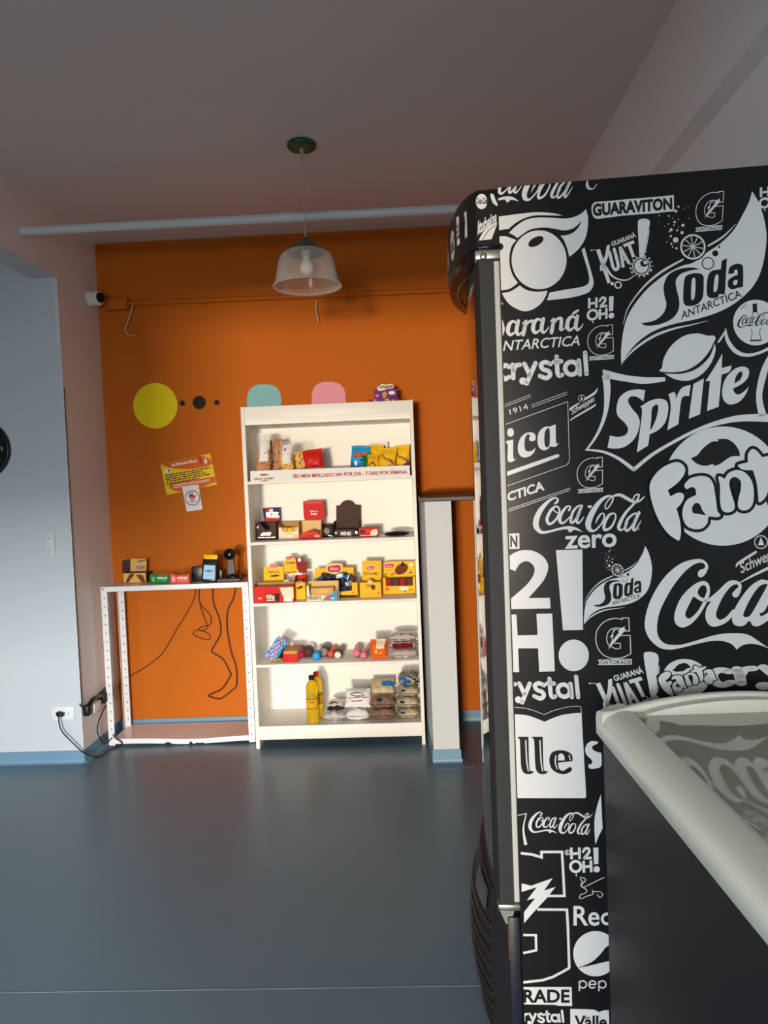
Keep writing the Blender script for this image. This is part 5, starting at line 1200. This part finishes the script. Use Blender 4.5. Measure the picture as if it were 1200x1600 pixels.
pk('snack_bag', 'orange snack bag lying flat in front of the blue one on the top shelf', 545, 573, 709, 733, ZA, 3.845, 0.032, two(c_['orange'], c_['ltred'], 0.5), None, lean=-1.32, seed=14)
pk('snack_bag', 'green and yellow snack bag leaning low before the yellow ones on the top shelf', 566, 592, 711, 733, ZA, 3.868, 0.036, lambda s, t: c_['green'] if (s < -0.35 or t < 0.3) else c_['yellow'], dk(('l', [(-0.2, 0.45), (0.2, 0.55), (0.7, 0.4)], 0.07, c_['brown'])), lean=-0.55, seed=15)
tor = lambda low: lambda s, t: c_['yellow'] if t > 0.34 + 0.16 * s else low
tdec = dk(('t', 'Torcida', -0.8, 0.62, 0.8, 0.76, c_['brown'], 1, 0.03, 0.2, -0.22))
pk('snack_bag', 'yellow snack bag at the back behind the green one on the top shelf', 572, 596, 696, 732, ZA, 3.985, 0.045, tor(c_['brown']), tdec, roll=0.10, lean=-0.12, group='yellow snack bags on the top shelf', seed=16)
pk('snack_bag', 'yellow snack bag with pale lower part in front, middle of the yellow trio', 591, 618, 701, 732, ZA, 3.905, 0.05, tor(c_['tan']), tdec, roll=0.06, lean=-0.15, group='yellow snack bags on the top shelf', seed=17)
pk('snack_bag', 'yellow snack bag with purple lower part at the right end of the top shelf', 619, 642.5, 696, 732, ZA, 3.965, 0.040, tor(c_['purple']), tdec, roll=-0.04, lean=-0.1, group='yellow snack bags on the top shelf', seed=18)
pk('snack_bag', 'white topped snack bag peeking out behind the yellow bags on the top shelf', 580, 607, 691, 732, ZA, 4.05, 0.045, two(c_['white'], c_['cream'], 0.5), dk(('e', 0.35, 0.8, 0.4, 0.1, c_['plum'])), lean=-0.08, seed=19)
# ---- sign strip on the edge of the top shelf
sg = thing('shelf_sign', 'white sign strip with red lettering along the top shelf edge', 'sign', (-0.41, BY0 - 0.002, 1.432))
mb = MB(); sheet(mb, [(391.5, 754), (640.8, 745.5), (640.0, 727), (391, 736)], BY0 - 0.0045, c_['white'], 0.004)
VS1 = view(370, 660, 7.5); VS2 = view(520, 660, 8); M_sred = pm('sign_red', (184, 44, 40)); M_sgrey = pm('sign_grey', (70, 66, 66))
I = face_ink(mb, BY0 - 0.0045)
I.text('SEU MINI MERCADO 24H POR DIA - 7 DIAS POR SEMANA', [(457.5, 747.2), (636.5, 740.2), (636.0, 734.3), (457.2, 741.2)], M_sred, 1, 0.03)
I.text('PÃO E QUEIJO', [(397, 751.6), (428.5, 749.6), (428.5, 744.6), (397, 746.4)], M_sgrey, 1, 0.03)
J = Ink(mb, lambda x, y, l: I.fn(*VS1(x, y), l))
J.shape([(260, 622, 1), (285, 608), (320, 604), (360, 608), (385, 618, 1), (320, 624)], M_sred); J.shape([(265, 684, 1), (320, 680), (375, 676, 1), (350, 688), (320, 692), (290, 690)], M_sred)
mb.build('sign_panel', sg)
# ---- dark bag on shelf B
pk('snack_bag', 'dark flat packet lying at the right of the second shelf', 601, 640, 824, 838.5, ZB, 3.86, 0.018, lambda s, t: c_['black'], None, lean=-1.45, seed=21)
# ---- shelf D
V7 = view(400, 980, 8.571); V8 = view(530, 980, 8.571)
pk('candy_bag', 'blue sweet bag with mixed colours leaning diagonally at the left of the fourth shelf', 411, 431, 1000, 1034, ZD, 3.87, 0.03, lambda s, t: [c_['sky'], c_['blue'], c_['white'], c_['ltred'], c_['blue']][int((s * 7 + t * 11) * 2.3) % 5] if abs(s) < 0.75 else c_['sky'], None, roll=0.62, lean=-0.35, seed=31)
pk('candy_bag', 'small gold packet lying flat beside the blue bag on the fourth shelf', 424, 441, 1017, 1034, ZD, 3.85, 0.014, lambda s, t: c_['gold'], None, lean=-1.45, yaw=0.3, seed=32)
pk('candy_bag', 'small brown packet standing behind the gold packet on the fourth shelf', 433, 444, 1012, 1029, ZD, 3.96, 0.02, lambda s, t: c_['plum'], None, lean=-0.2, seed=33)
t = thing('biscuit_pack', 'red ended pack of square crackers on the fourth shelf', 'biscuits', (-0.62, 3.90, ZD))
x0, x1 = atY(443, 1029, 3.86).x, atY(465, 1029, 3.86).x
MB().box(x0, x1, 3.86, 3.98, ZD + 0.0005, ZD + 0.062, c_['tan'], 0.006).build('crackers', t)
mb = MB(); mb.box(x0 - 0.001, x1 + 0.001, 3.857, 3.862, ZD + 0.0005, ZD + 0.045, c_['red'], 0.002); mb.box(x0 - 0.001, x0 + 0.004, 3.862, 3.981, ZD + 0.04, ZD + 0.064, c_['red'], 0.002); mb.box(x0, x1, 3.974, 3.982, ZD + 0.03, ZD + 0.064, c_['red'], 0.002); mb.build('wrapper', t)
def biscuit_roll(label, f, b, r, m1, m2, mend, zlift=0.0, seed=0):
    # a paper-wrapped roll of biscuits lying with one end to the room; f/b are pixels of its two ends
    yf = max(BY0 + 0.03, atZ(f[0], f[1] + r, ZD).y - 0.0)
    p0 = atY(f[0], f[1], yf); p0.z = ZD + r * yf / FPX + 0.001 + zlift
    L = min(0.155, 4.112 - yf); bx = atY(b[0], b[1], yf + L * 0.95).x
    dx = max(-0.09, min(0.09, bx - p0.x)); p1 = p0 + Vector((dx, math.sqrt(L * L - dx * dx), 0.0))
    R = r * yf / FPX; ax = (p1 - p0).normalized()
    t = thing('biscuit_roll', label, 'biscuits', (p0.x, (p0.y + p1.y) / 2, p0.z - R), 0, 'biscuit rolls on the fourth shelf')
    mb = MB(); n = 12
    prof = [(R * (0.97 + 0.03 * (k % 2)), L * k / n) for k in range(n + 1)]
    for k in range(n): mb.lathe([prof[k], prof[k + 1]], p0, m1 if k > 4 else m2, 18, ax)
    mb.lathe([(R * 0.97, L), (R * 0.7, L + 0.004), (0.0001, L + 0.005)], p0, m1, 18, ax)
    mb.build('wrapper', t)
    mb = MB(); mb.lathe([(0.0001, -0.006), (R * 0.5, -0.007), (R * 0.85, -0.003), (R * 0.97, 0.0), (R * 0.97, 0.01)], p0, mend, 18, ax)
    mb.build('twisted_end', t)
    return t
biscuit_roll('biscuit roll with hot pink end on the fourth shelf', (469.6, 1023.5), (475, 1006), 5.0, c_['plum'], c_['hot'], c_['hot'])
biscuit_roll('fat brown biscuit roll with silver back right of the hot pink ended one', (480.8, 1019), (486, 1003), 7.6, c_['silver'], c_['plum'], c_['plum'])
biscuit_roll('sky blue ended biscuit roll with pale wrapper on the fourth shelf', (494.0, 1025.5), (499, 1009), 6.0, c_['silver'], c_['sky'], c_['sky'])
biscuit_roll('dark brown and grey biscuit roll between the blue and red ended ones', (505.6, 1019), (511, 1003), 7.0, c_['grey'], c_['plum'], c_['grey'])
biscuit_roll('red ended biscuit roll with beige wrapper on the fourth shelf', (516.6, 1022), (523, 1007), 5.2, c_['tan'], c_['ltred'], c_['ltred'])
biscuit_roll('cream ended biscuit roll at the right end of the row of rolls', (527.6, 1023.5), (533.5, 1008), 5.6, c_['grey'], c_['brown'], c_['cream'])
pinkd = pm('pink_speckled_wrap', (214, 140, 144), 0.4, var=0.35, scale=90)
biscuit_roll('left roll of the pale pink speckled pair on the fourth shelf', (557, 1020.5), (560, 1006), 6.0, pinkd, pinkd, c_['pink'])
biscuit_roll('right slanting roll of the pale pink speckled pair on the fourth shelf', (567.5, 1024), (575, 1008), 5.5, pinkd, pinkd, c_['pink'])
pk('biscuit_bag', 'bright orange pouch with clear window on the fourth shelf', 579, 606, 999, 1026.5, ZD, 3.90, 0.07, lambda s, t: c_['cream'] if (s > -0.2 and t > 0.55 and abs(s) < 0.7) else c_['orange'], dk(('p', [(-0.25, 0.85), (-0.05, 0.9), (0.3, 0.35), (0.1, 0.3)], c_['white']), ('e', -0.35, 0.4, 0.12, 0.08, c_['cream'])), seed=41, pear=0.3)
wr_ = pm('white_red_sack', (236, 228, 224), 0.45, var=0.05); 
def flatbag(label, cat, u0, u1, vc, zs, z0, y, depth, th, zone, group, seed, name='flour_bag', decal=None, wr=0.003):
    x0, x1 = atY(u0, vc, y).x, atY(u1, vc, y).x
    M = Matrix.Translation(((x0 + x1) / 2, y + depth, z0 + th / 2 + 0.002)) @ Matrix.Rotation(math.pi / 2, 4, 'X')
    # lies flat: its length runs into the shelf, the printed face is up
    M = Matrix.Translation(((x0 + x1) / 2, y, z0 + th / 2 + 0.002)) @ Matrix.Rotation(-math.pi / 2, 4, 'X')
    t = pouch(name, label, cat, M, x1 - x0, depth, th, zone, decal, group, seed, crimp=0.02, wr=wr)
    settle(t, z0)
    TOP[0] = t.location.z + max(v.co.z for v in t.data.vertices)
    return t
TOP = [0.0]
rz = lambda s, t: c_['dkred'] if (t < 0.16 and abs(s) < 0.7) else wr_
flatbag('white flour bag lying at the bottom of the right stack on the fourth shelf', 'bag', 605.5, 652, 1020, ZD, ZD, 3.835, 0.19, 0.036, lambda s, t: wr_, 'flour bags stacked on the fourth shelf', 51)
flatbag('red and white flour bag in the middle of the right stack on the fourth shelf', 'bag', 607.5, 651, 1011, ZD, TOP[0], 3.842, 0.19, 0.030, rz, 'flour bags stacked on the fourth shelf', 52)
flatbag('white flour bag on top of the right stack on the fourth shelf', 'bag', 609, 651.5, 1003, ZD, TOP[0], 3.845, 0.19, 0.030, lambda s, t: c_['dkred'] if (0.25 < t < 0.4) else wr_, 'flour bags stacked on the fourth shelf', 53)
# ---- shelf E: oil, sugar, beans, rice
M_oil = mat('yellow_cooking_oil', (252, 214, 50), 0.05, var=0.03, trans=0.6, ior=1.25)
M_lab = pm('yellow_oil_label', (232, 172, 30)); 
def bottle(label, uc, vt, vb, y, capm, mirror):
    s = y / FPX; x = atY(uc, vb, y).x; H = (vb - vt) * s; z = ZE + 0.0006; R = 0.0325
    t = thing('oil_bottle', label, 'bottle', (x, y, ZE), 0, 'oil bottles on the bottom shelf')
    k = H / 0.262
    prof = [(0.0001, 0.004), (0.022, 0.0), (0.030, 0.004), (R, 0.014)] + [(R - (0.0016 if i % 2 else 0), 0.02 + 0.0085 * i) for i in range(7)] + [(R, 0.082), (R, 0.140), (0.0295, 0.148), (R, 0.158), (0.0300, 0.170), (R, 0.182), (0.031, 0.200), (0.026, 0.218), (0.017, 0.230), (0.0125, 0.236), (0.0125, 0.243), (0.0001, 0.243)]
    MB().lathe([(r, z + h * k) for r, h in prof], (x, y, 0), M_oil, 32).build('bottle', t)
    MB().lathe([(0.0145, z + 0.240 * k), (0.015, z + 0.244 * k), (0.015, z + 0.260 * k), (0.013, z + 0.262 * k), (0.0001, z + 0.262 * k)], (x, y, 0), capm, 24).build('cap', t)
    mb = MB(); mb.lathe([(R + 0.0006, z + 0.084 * k), (R + 0.0006, z + 0.138 * k)], (x, y, 0), M_lab, 40)
    for h in (0.0855, 0.1365): mb.lathe([(R + 0.001, z + (h - 0.0018) * k), (R + 0.001, z + (h + 0.0018) * k)], (x, y, 0), c_['brown'], 40)
    I = Ink(mb, lambda a, b, l: Vector((x + (R + 0.0006 + 0.0005 * l) * math.sin(a), y - (R + 0.0006 + 0.0005 * l) * math.cos(a), z + b * k)))
    I.textbox('Liza', -0.45, 0.116, 0.45, 0.131, c_['brown'], 1, 0.02); I.poly([circle(0, 0.100, 0.42, 0.011, 24)], c_['brown']); I.poly([circle(0, 0.100, 0.22, 0.006, 20)], M_lab, 2)
    mb.build('label', t)
    return t
bottle('front bottle of yellow cooking oil with black cap on the bottom shelf', 489.5, 1056, 1131.5, 3.865, c_['black'], 0)
bottle('rear bottle of yellow cooking oil with red cap on the bottom shelf', 496.5, 1050.5, 1123.5, 3.948, c_['red'], 1)
M_sug = pm('white_sugar_film', (238, 236, 234), 0.35, var=0.03)
M_dry = pm('dark_stripe_film', (60, 52, 48))
flatbag('white sugar bag lying lowest beside the oil bottles', 'bag', 504, 540, 1126, ZE, ZE, 3.850, 0.17, 0.034, lambda s, t: M_sug, 'sugar bags on the bottom shelf', 61, 'sugar_bag')
flatbag('sugar bag with dark brown stripes lying on the lowest one beside the oil', 'bag', 510, 538, 1112, ZE, TOP[0], 3.865, 0.16, 0.036, lambda s, t: M_dry if (t < 0.10 or (0.3 < t < 0.45 and s < 0.2)) else M_sug, 'sugar bags on the bottom shelf', 62, 'sugar_bag')
flatbag('white sugar bag lying under the leaning one on the bottom shelf', 'bag', 539.5, 578, 1120, ZE, ZE, 3.848, 0.12, 0.052, lambda s, t: M_sug, 'sugar bags on the bottom shelf', 63, 'sugar_bag')
M, w, h = stand(539, 580, 1080, 1119, TOP[0], 3.895, 0.04, -0.42)
o = pouch('sugar_bag', 'large white sugar bag with red lettering leaning back on the bottom shelf', 'bag', M, w, h, 0.062, lambda s, t: M_sug, dk(('l', [(-0.6, 0.62), (-0.2, 0.72), (0.3, 0.70), (0.5, 0.58), (0.0, 0.54), (-0.5, 0.58)], 0.05, c_['navy']), ('l', [(-0.75, 0.44), (0.8, 0.50)], 0.05, M_sred), ('l', [(-0.5, 0.26), (0.35, 0.30)], 0.06, M_sred)), 'sugar bags on the bottom shelf', 64, crimp=0.03)
settle(o, TOP[0])
M_bean = mat('brown_speckled_beans', (150, 116, 96), 0.5, var=0.95, scale=75, bump=0.7, bscale=75)
M_rice = mat('beige_rice_grains', (198, 182, 152), 0.35, var=0.35, scale=90, bump=0.5, bscale=90)
M_bfilm = pm('clear_beige_film', (196, 176, 140), 0.3, var=0.2, scale=30)
flatbag('speckled brown bean bag at the bottom of the bean stack', 'bag', 577.5, 618, 1122, ZE, ZE, 3.850, 0.17, 0.050, lambda s, t: M_bean, 'bean bags on the bottom shelf', 71, 'bean_bag')
flatbag('speckled brown bean bag on top of the bean stack', 'bag', 577, 619.5, 1105, ZE, TOP[0], 3.855, 0.17, 0.052, lambda s, t: M_bean if t < 0.5 else M_bfilm, 'bean bags on the bottom shelf', 72, 'bean_bag', dk(('e', -0.25, 0.12, 0.22, 0.06, c_['navy'])))
M, w, h = stand(579, 617, 1090, 1108, ZE + 0.1, 3.96, 0, -0.9)
o = pouch('bean_bag', 'folded beige and blue bean bag behind the top of the bean stack', 'bag', M, w, 0.10, 0.03, lambda s, t: c_['blue'] if (s > 0 and 0.4 < t < 0.7) else M_bfilm, None, 'bean bags on the bottom shelf', 73)
settle(o, TOP[0])
for k, (z0, th, u0, u1, lb) in enumerate([(0.0, 0.046, 620.5, 655.0, 'beige rice bag lowest in the right stack on the bottom shelf'), (0.049, 0.050, 619.5, 655.0, 'beige rice bag second from the bottom of the right stack'), (0.102, 0.046, 621, 655.0, 'beige rice bag third from the bottom of the right stack')]):
    flatbag(lb, 'bag', u0, u1, 1120 - 15 * k, ZE, TOP[0] if k else ZE, 3.850 + 0.004 * k, 0.18, th, lambda s, t: M_rice, 'rice bags on the bottom shelf', 80 + k, 'rice_bag', dk(('e', -0.5, 0.06, 0.22, 0.045, c_['navy']), ('l', [(-0.65, 0.03), (0.7, 0.025)], 0.02, c_['white'])))
flatbag('rice bag with blue and green top of the right stack on the bottom shelf', 'bag', 621.5, 654.5, 1078, ZE, TOP[0], 3.856, 0.18, 0.052, lambda s, t: [c_['blue'], M_bfilm, c_['navy'], M_bfilm][int(t * 14 + s * 2.5) % 4] if t < 0.7 else M_bfilm, 'rice bags on the bottom shelf', 84, 'rice_bag', None, 0.004)
# ---- purple carton on the bookcase
VT = view(560, 590, 12)
tz = 1.744
carton('candy_box', 'purple chocolate carton standing on top of the bookcase', 'box', 577.5, 624, 618.5, 645, tz, 0.06, c_['purple'], c_['purple'], yf=3.90, tall=0.105,
       front=prn(VT, ('e', 310, 425, 40, 18, c_['pink']), ('e', 540, 415, 46, 24, c_['tan']), ('e', 645, 425, 14, 12, c_['cream']), ('l', [(560, 375), (760, 360)], 14, c_['plum'])),
       header=q(VT, (290, 700), (725, 700), (728, 205), (660, 215), (655, 150), (600, 118), (520, 130), (470, 100), (400, 118), (355, 170), (345, 225), (292, 240)),
       hprint=prn(VT, ('s', [(350, 200), (380, 150), (440, 120), (520, 130), (600, 118), (655, 140), (655, 195), (560, 210), (470, 235), (390, 250)], c_['cream']), ('t', 'Tortuguita', 368, 140, 648, 222, c_['brown'], 2, 0.03, 0.2, -14), ('e', 625, 285, 62, 34, c_['white']), ('s', [(450, 300), (490, 260), (530, 300), (520, 360), (470, 385)], c_['tan']), ('e', 350, 340, 34, 26, c_['pink'])))
# ================================================================== THINGS ON THE TABLE
VB = view(180, 840, 5.4545); ZT = TH + 0.0016
def tz_y(u, v): return max(TY0 + 0.004, atZ(u, v, ZT).y)
carton('candy_box', 'gold and brown chocolate bar carton with header at the left end of the white table', 'box', 193.8, 228.6, 895, 911, ZT, 0.075, c_['gold'], c_['brown'], tall=0.058, side=c_['brown'],
       front=prn(VB, ('s', [(90, 380, 1), (118, 320), (150, 305), (160, 320), (135, 350), (115, 384, 1)], c_['cookie']), ('s', [(205, 315), (235, 325), (258, 380, 1), (225, 380, 1), (195, 340), (180, 318)], c_['cookie']), ('e', 98, 375, 9, 9, c_['white'])),
       header=q(VB, (62, 305), (265, 300), (268, 180), (150, 178), (60, 195)), hprint=prn(VB, ('p', [(62, 304), (130, 302), (130, 182), (60, 196)], c_['brown']), ('l', [(190, 205), (265, 190)], 12, c_['olive']), ('t', 'TWIX', 176, 240, 258, 282, c_['white'], 2, 0.06, 0.1, -8), ('t', 'TWIX', 178, 242, 256, 280, c_['dkred'], 3, 0.03, 0.1, -8)))
def halls(label, u0, u1, vt, vb, m, x0, wcol):
    carton('candy_box', label, 'box', u0, u1, vt + 3, vb, ZT, 0.05, m, c_['kraft'], tall=0.045, side=c_['kraft'],
           rim=q(VB, (x0, 390), (x0 + 168, 388), (x0 + 168, 308), (x0 + 140, 322), (x0 + 60, 324), (x0 + 20, 306), (x0, 312)),
           front=prn(VB, ('s', [(x0 + 12, 350), (x0 + 30, 330), (x0 + 44, 350), (x0 + 34, 380)], wcol), ('t', 'HALLS', x0 + 60, 332, x0 + 148, 354, c_['white'], 2, 0.05, 0.15), ('l', [(x0 + 66, 366), (x0 + 140, 364)], 5, wcol)),
           contents=bars(4, 0.1, 0.9, 0.2, 0.9, 0.0, 0.8, [m, c_['white']], 'sweet_roll'))
halls('small green mint carton between the gold and red cartons on the white table', 234.3, 265, 896, 911.5, c_['green'], 296, pm('light_green_print', (90, 190, 110)))
halls('small red sweet carton with raised kraft flap on the white table', 266, 296.5, 896, 912, c_['ltred'], 468, pm('pale_coral_print', (244, 170, 150)))
# card terminal on a cradle
ct = thing('card_terminal', 'black handheld card terminal with yellow top and lit screen on the white table', 'terminal', atZ(325, 909, ZT))
yt = tz_y(325, 910.6); cx = atY(325, 900, yt).x
M = Matrix.Translation((cx, yt + 0.012, ZT + 0.004)) @ Matrix.Rotation(-0.20, 4, 'X') @ Matrix.Rotation(0.07, 4, 'Y')
MB().box(-0.042, 0.042, -0.010, 0.012, 0.0, 0.128, M_black, 0.006, M).build('body', ct)
MB().box(-0.038, 0.040, -0.011, 0.024, 0.122, 0.150, pm('yellow_plastic', (246, 190, 20), 0.35), 0.005, M).build('paper_cover', ct)
MB().box(-0.040, 0.042, 0.010, 0.026, 0.118, 0.154, M_black, 0.004, M).build('printer', ct)
M_scr = mat('lit_screen', (150, 184, 208), 0.2, emit=0.35, var=0.02)
mb = MB(); mb.box(-0.031, 0.031, -0.0112, -0.0102, 0.014, 0.098, M_scr, M=M)
I = Ink(mb, lambda x, y, l: M @ Vector((x, -0.0112 - 0.0004 * l, y)))
I.poly([[(-0.031, 0.090), (0.031, 0.090), (0.031, 0.098), (-0.031, 0.098)]], c_['navy']); ring(I, 0.0, 0.058, 0.008, 0.002, c_['navy']); I.line([(-0.022, 0.058), (0.022, 0.059)], 0.005, c_['navy'], 2); I.line([(-0.016, 0.036), (0.018, 0.036)], 0.002, c_['blue'])
mb.build('screen', ct)
mo = thing('charging_dock', 'low black dock box standing behind the card terminal', 'dock', atZ(322, 900, ZT))
xa, xb = atY(299, 890, 4.02).x, atY(347, 890, 4.02).x
mb = MB(); mb.box(xa, xa + 0.065, 4.015, 4.05, ZT + 0.0005, ZT + 0.082, M_black, 0.003); mb.build('panel', mo)
mb = MB(); mb.box(xa + 0.066, xb, 4.02, 4.06, ZT + 0.0005, ZT + 0.060, M_black, 0.003); mb.build('box', mo)
# barcode scanner on its stand
sn = thing('barcode_scanner', 'black barcode scanner on a stand at the right end of the white table', 'scanner', atZ(361, 901, ZT))
ys = 3.99; sx = atY(361, 900, ys).x; zb_ = ZT + 0.0145
MB().lathe([(0.0001, zb_), (0.036, zb_), (0.037, zb_ + 0.010), (0.030, zb_ + 0.018), (0.016, zb_ + 0.026), (0.0001, zb_ + 0.026)], (sx + 0.012, ys, 0), M_black, 28).build('base', sn)
mb = MB()
for z0, z1, w0, w1 in ((0.018, 0.055, 0.017, 0.020), (0.055, 0.085, 0.020, 0.014), (0.085, 0.118, 0.014, 0.013)):
    mb.add([(sx + 0.006 + s * wz, ys + d * 0.014, zb_ + zz) for zz, wz in ((z0, w0), (z1, w1)) for s, d in ((-1, -1), (1, -1), (1, 1), (-1, 1))], [(0, 1, 5, 4), (1, 2, 6, 5), (2, 3, 7, 6), (3, 0, 4, 7)], M_black)
mb.build('neck', sn)
M = Matrix.Translation((sx, ys - 0.004, zb_ + 0.134)) @ Matrix.Rotation(-0.25, 4, 'X')
mb = MB(); mb.lathe([(0.0001, -0.030), (0.024, -0.030), (0.031, -0.016), (0.032, 0.004), (0.027, 0.024), (0.015, 0.034), (0.0001, 0.036)], M @ Vector((0, 0, 0)), M_black, 28, M.to_3x3() @ Vector((0, 1, 0.25))); mb.build('head', sn)
mb = MB(); mb.lathe([(0.0001, -0.0315), (0.021, -0.0312), (0.0225, -0.0295)], M @ Vector((0, 0, 0)), M_dark, 24, M.to_3x3() @ Vector((0, 1, 0.25))); mb.build('scan_window', sn)
mb = MB(); mb.box(sx + 0.045, sx + 0.062, ys - 0.012, ys + 0.012, ZT + 0.012, ZT + 0.036, M_black, 0.006); mb.box(sx + 0.03, sx + 0.047, ys - 0.005, ys + 0.005, zb_ + 0.004, zb_ + 0.014, M_black, 0.003); mb.build('release_lever', sn)
o = MB().box(atY(338, 905, 3.965).x, atY(374.5, 905, 3.965).x, 3.962, 4.045, ZT + 0.0005, ZT + 0.0138, pm('grey_slab', (96, 88, 84), 0.4), 0.002).build('flat_box')
tag(o, 'flat grey slab box under the scanner stand on the white table', 'box')
# ================================================================== THINGS ON THE WALL
def wallpaper(mb, poly, y0, y1, m):
    P = [atY(u, v, YB) for u, v in poly]; P = [(p.x, p.z) for p in P]
    mb.prism(P, lambda x, z: (x, y0, z), lambda x, z: (x, y1, z), m); return mb
M_sty = pm('dull_yellow_sticker', (238, 212, 16), 0.6); M_stk = pm('black_sticker', (26, 18, 18), 0.5)
M_stb = pm('pale_blue_sticker', (128, 184, 190), 0.5); M_stp = pm('pale_pink_sticker', (226, 152, 168), 0.5); M_wdot = pm('white_sticker_dot', (220, 222, 220), 0.5)
o = wallpaper(MB(), circle(243, 634, 34.5, 35.5, 64), YB - 0.0025, YB - 0.0003, M_sty).build('wall_sticker'); tag(o, 'large round yellow wall sticker on the orange wall', 'sticker', 'wall stickers')
for (u, v, r, lb) in ((285, 630, 4.2, 'small black dot sticker nearest the big yellow disc'), (311.5, 629, 10.3, 'large black dot sticker between two small black dots'), (339, 629, 4.2, 'small black dot sticker nearest the bookcase')):
    o = wallpaper(MB(), circle(u, v, r, r, 36), YB - 0.0025, YB - 0.0003, M_stk).build('wall_sticker'); tag(o, lb, 'sticker', 'wall stickers')
def dome(u0, u1, vt, m, lb):
    c = (u0 + u1) / 2; w = (u1 - u0) / 2
    pts = [(u0, 672), (u0, vt + 26)] + [(c - w * math.cos(math.radians(a)) ** 0.75 if a < 90 else c + w * abs(math.cos(math.radians(a))) ** 0.75, vt + 26 - 26 * math.sin(math.radians(a)) ** 0.8) for a in range(8, 180, 8)] + [(u1, vt + 24), (u1, 670)]
    mb = MB(); wallpaper(mb, pts, YB - 0.0025, YB - 0.0003, m)
    tag(mb.build('wall_sticker'), lb, 'sticker', 'wall stickers')
dome(386, 439.5, 600.5, M_stb, 'plain pale blue dome-topped wall sticker behind the top of the bookcase')
dome(487, 540, 596.5, M_stp, 'plain pale pink dome-topped wall sticker behind the top of the bookcase')
# warning notice
VA = view(240, 700, 10.909)
M_ny = pm('notice_yellow', (232, 192, 24), 0.35); M_no = pm('notice_orange', (206, 92, 24), 0.35); M_nk = pm('notice_black', (50, 44, 20), 0.4); M_nw = pm('notice_white', (232, 222, 210), 0.4); M_nr = pm('notice_red', (190, 34, 22), 0.4)
nt = thing('warning_notice', 'tilted yellow and orange warning notice taped to the orange wall', 'notice', (-1.27, YB - 0.001, 1.376))
mb = MB(); wallpaper(mb, [VA(*p) for p in [(122, 285), (222, 800), (1082, 622), (965, 92)]], YB - 0.0022, YB - 0.0004, M_ny)
I = Ink(mb, lambda u, v, l: atY(*VA(u, v), YB) + Vector((0, -0.0024 - 0.0004 * l, 0)))
I.shape([(124, 290, 1), (800, 132, 1), (900, 150), (990, 215, 1), (1004, 272, 1), (900, 315), (760, 345), (560, 360), (380, 350), (240, 325)], M_no)
I.text('ATENÇÃO', [(308, 326), (752, 248), (745, 188), (300, 268)], M_nw, 2, 0.05)
I.shape([(762, 160), (790, 135), (808, 160), (840, 285, 1), (820, 290, 1)], M_nr, 2); I.poly([circle(885, 175, 14, 16)], M_nw, 2); I.shape([(865, 205, 1), (905, 200), (915, 235), (905, 275, 1), (890, 245), (875, 282, 1), (868, 240)], M_nw, 2)
I.poly([[(180, 375), (300, 352), (310, 405), (190, 425)]], M_nw, 1); I.poly([circle(268, 385, 20, 16)], M_nk, 2)
for k, (a, b) in enumerate(((200, 970), (205, 850), (212, 880), (218, 980), (224, 770))):
    y0 = 470 + 36 * k; n = 9; x = a
    r_ = random.Random(k)
    while x < b - 20:
        w_ = r_.uniform(30, 90); x2 = min(x + w_, b)
        I.poly([[(x, y0 - (x - a) * 0.178 + 10), (x2, y0 - (x2 - a) * 0.178 + 10), (x2, y0 - (x2 - a) * 0.178 - 9), (x, y0 - (x - a) * 0.178 - 9)]], M_nk, 1); x = x2 + 12
I.shape([(265, 640, 1), (330, 600), (600, 560), (850, 520), (1045, 488, 1), (1068, 580, 1), (950, 620), (800, 685), (650, 720), (450, 745), (320, 710)], M_no)
for y0, b in ((632, 960), (655, 970), (680, 560)): I.line([(335, y0), (b, y0 - (b - 335) * 0.152)], 9, M_nw, 2)
mb.build('sheet', nt)
hn = thing('hand_notice', 'small white paper with a red hand in a ring below the warning notice', 'notice', (-1.25, YB - 0.003, 1.274))
mb = MB(); wallpaper(mb, [VA(*p) for p in [(488, 655), (570, 1085), (840, 1045), (768, 620)]], YB - 0.0052, YB - 0.0036, pm('white_paper', (228, 222, 222), 0.6))
I = Ink(mb, lambda u, v, l: atY(*VA(u, v), YB) + Vector((0, -0.0054 - 0.0004 * l, 0)))
M_ring = pm('grey_print', (110, 96, 104), 0.5)
I.line(circle(668, 852, 122, n=40), 16, M_ring, 1, closed=True)
M_hand = pm('hand_red', (176, 60, 66), 0.5)
I.poly([circle(662, 842, 44, 42)], M_hand)
for s in ([(640, 820), (595, 815)], [(635, 815), (612, 770)], [(650, 805), (640, 755)], [(668, 805), (676, 755)], [(690, 835), (725, 810)]): I.line([(s[0][0], s[0][1], 20), (s[1][0], s[1][1], 15)], 18, M_hand, 1, True)
I.poly([circle(662, 850, 20, 18)], pm('palm_pink', (222, 170, 170), 0.5), 2)
I.line([(610, 925, 6), (650, 912, 18), (690, 912, 16), (740, 900, 6)], 12, M_ring, 1, True)
mb.build('sheet', hn)
SIDE.build('side_panel', fr)
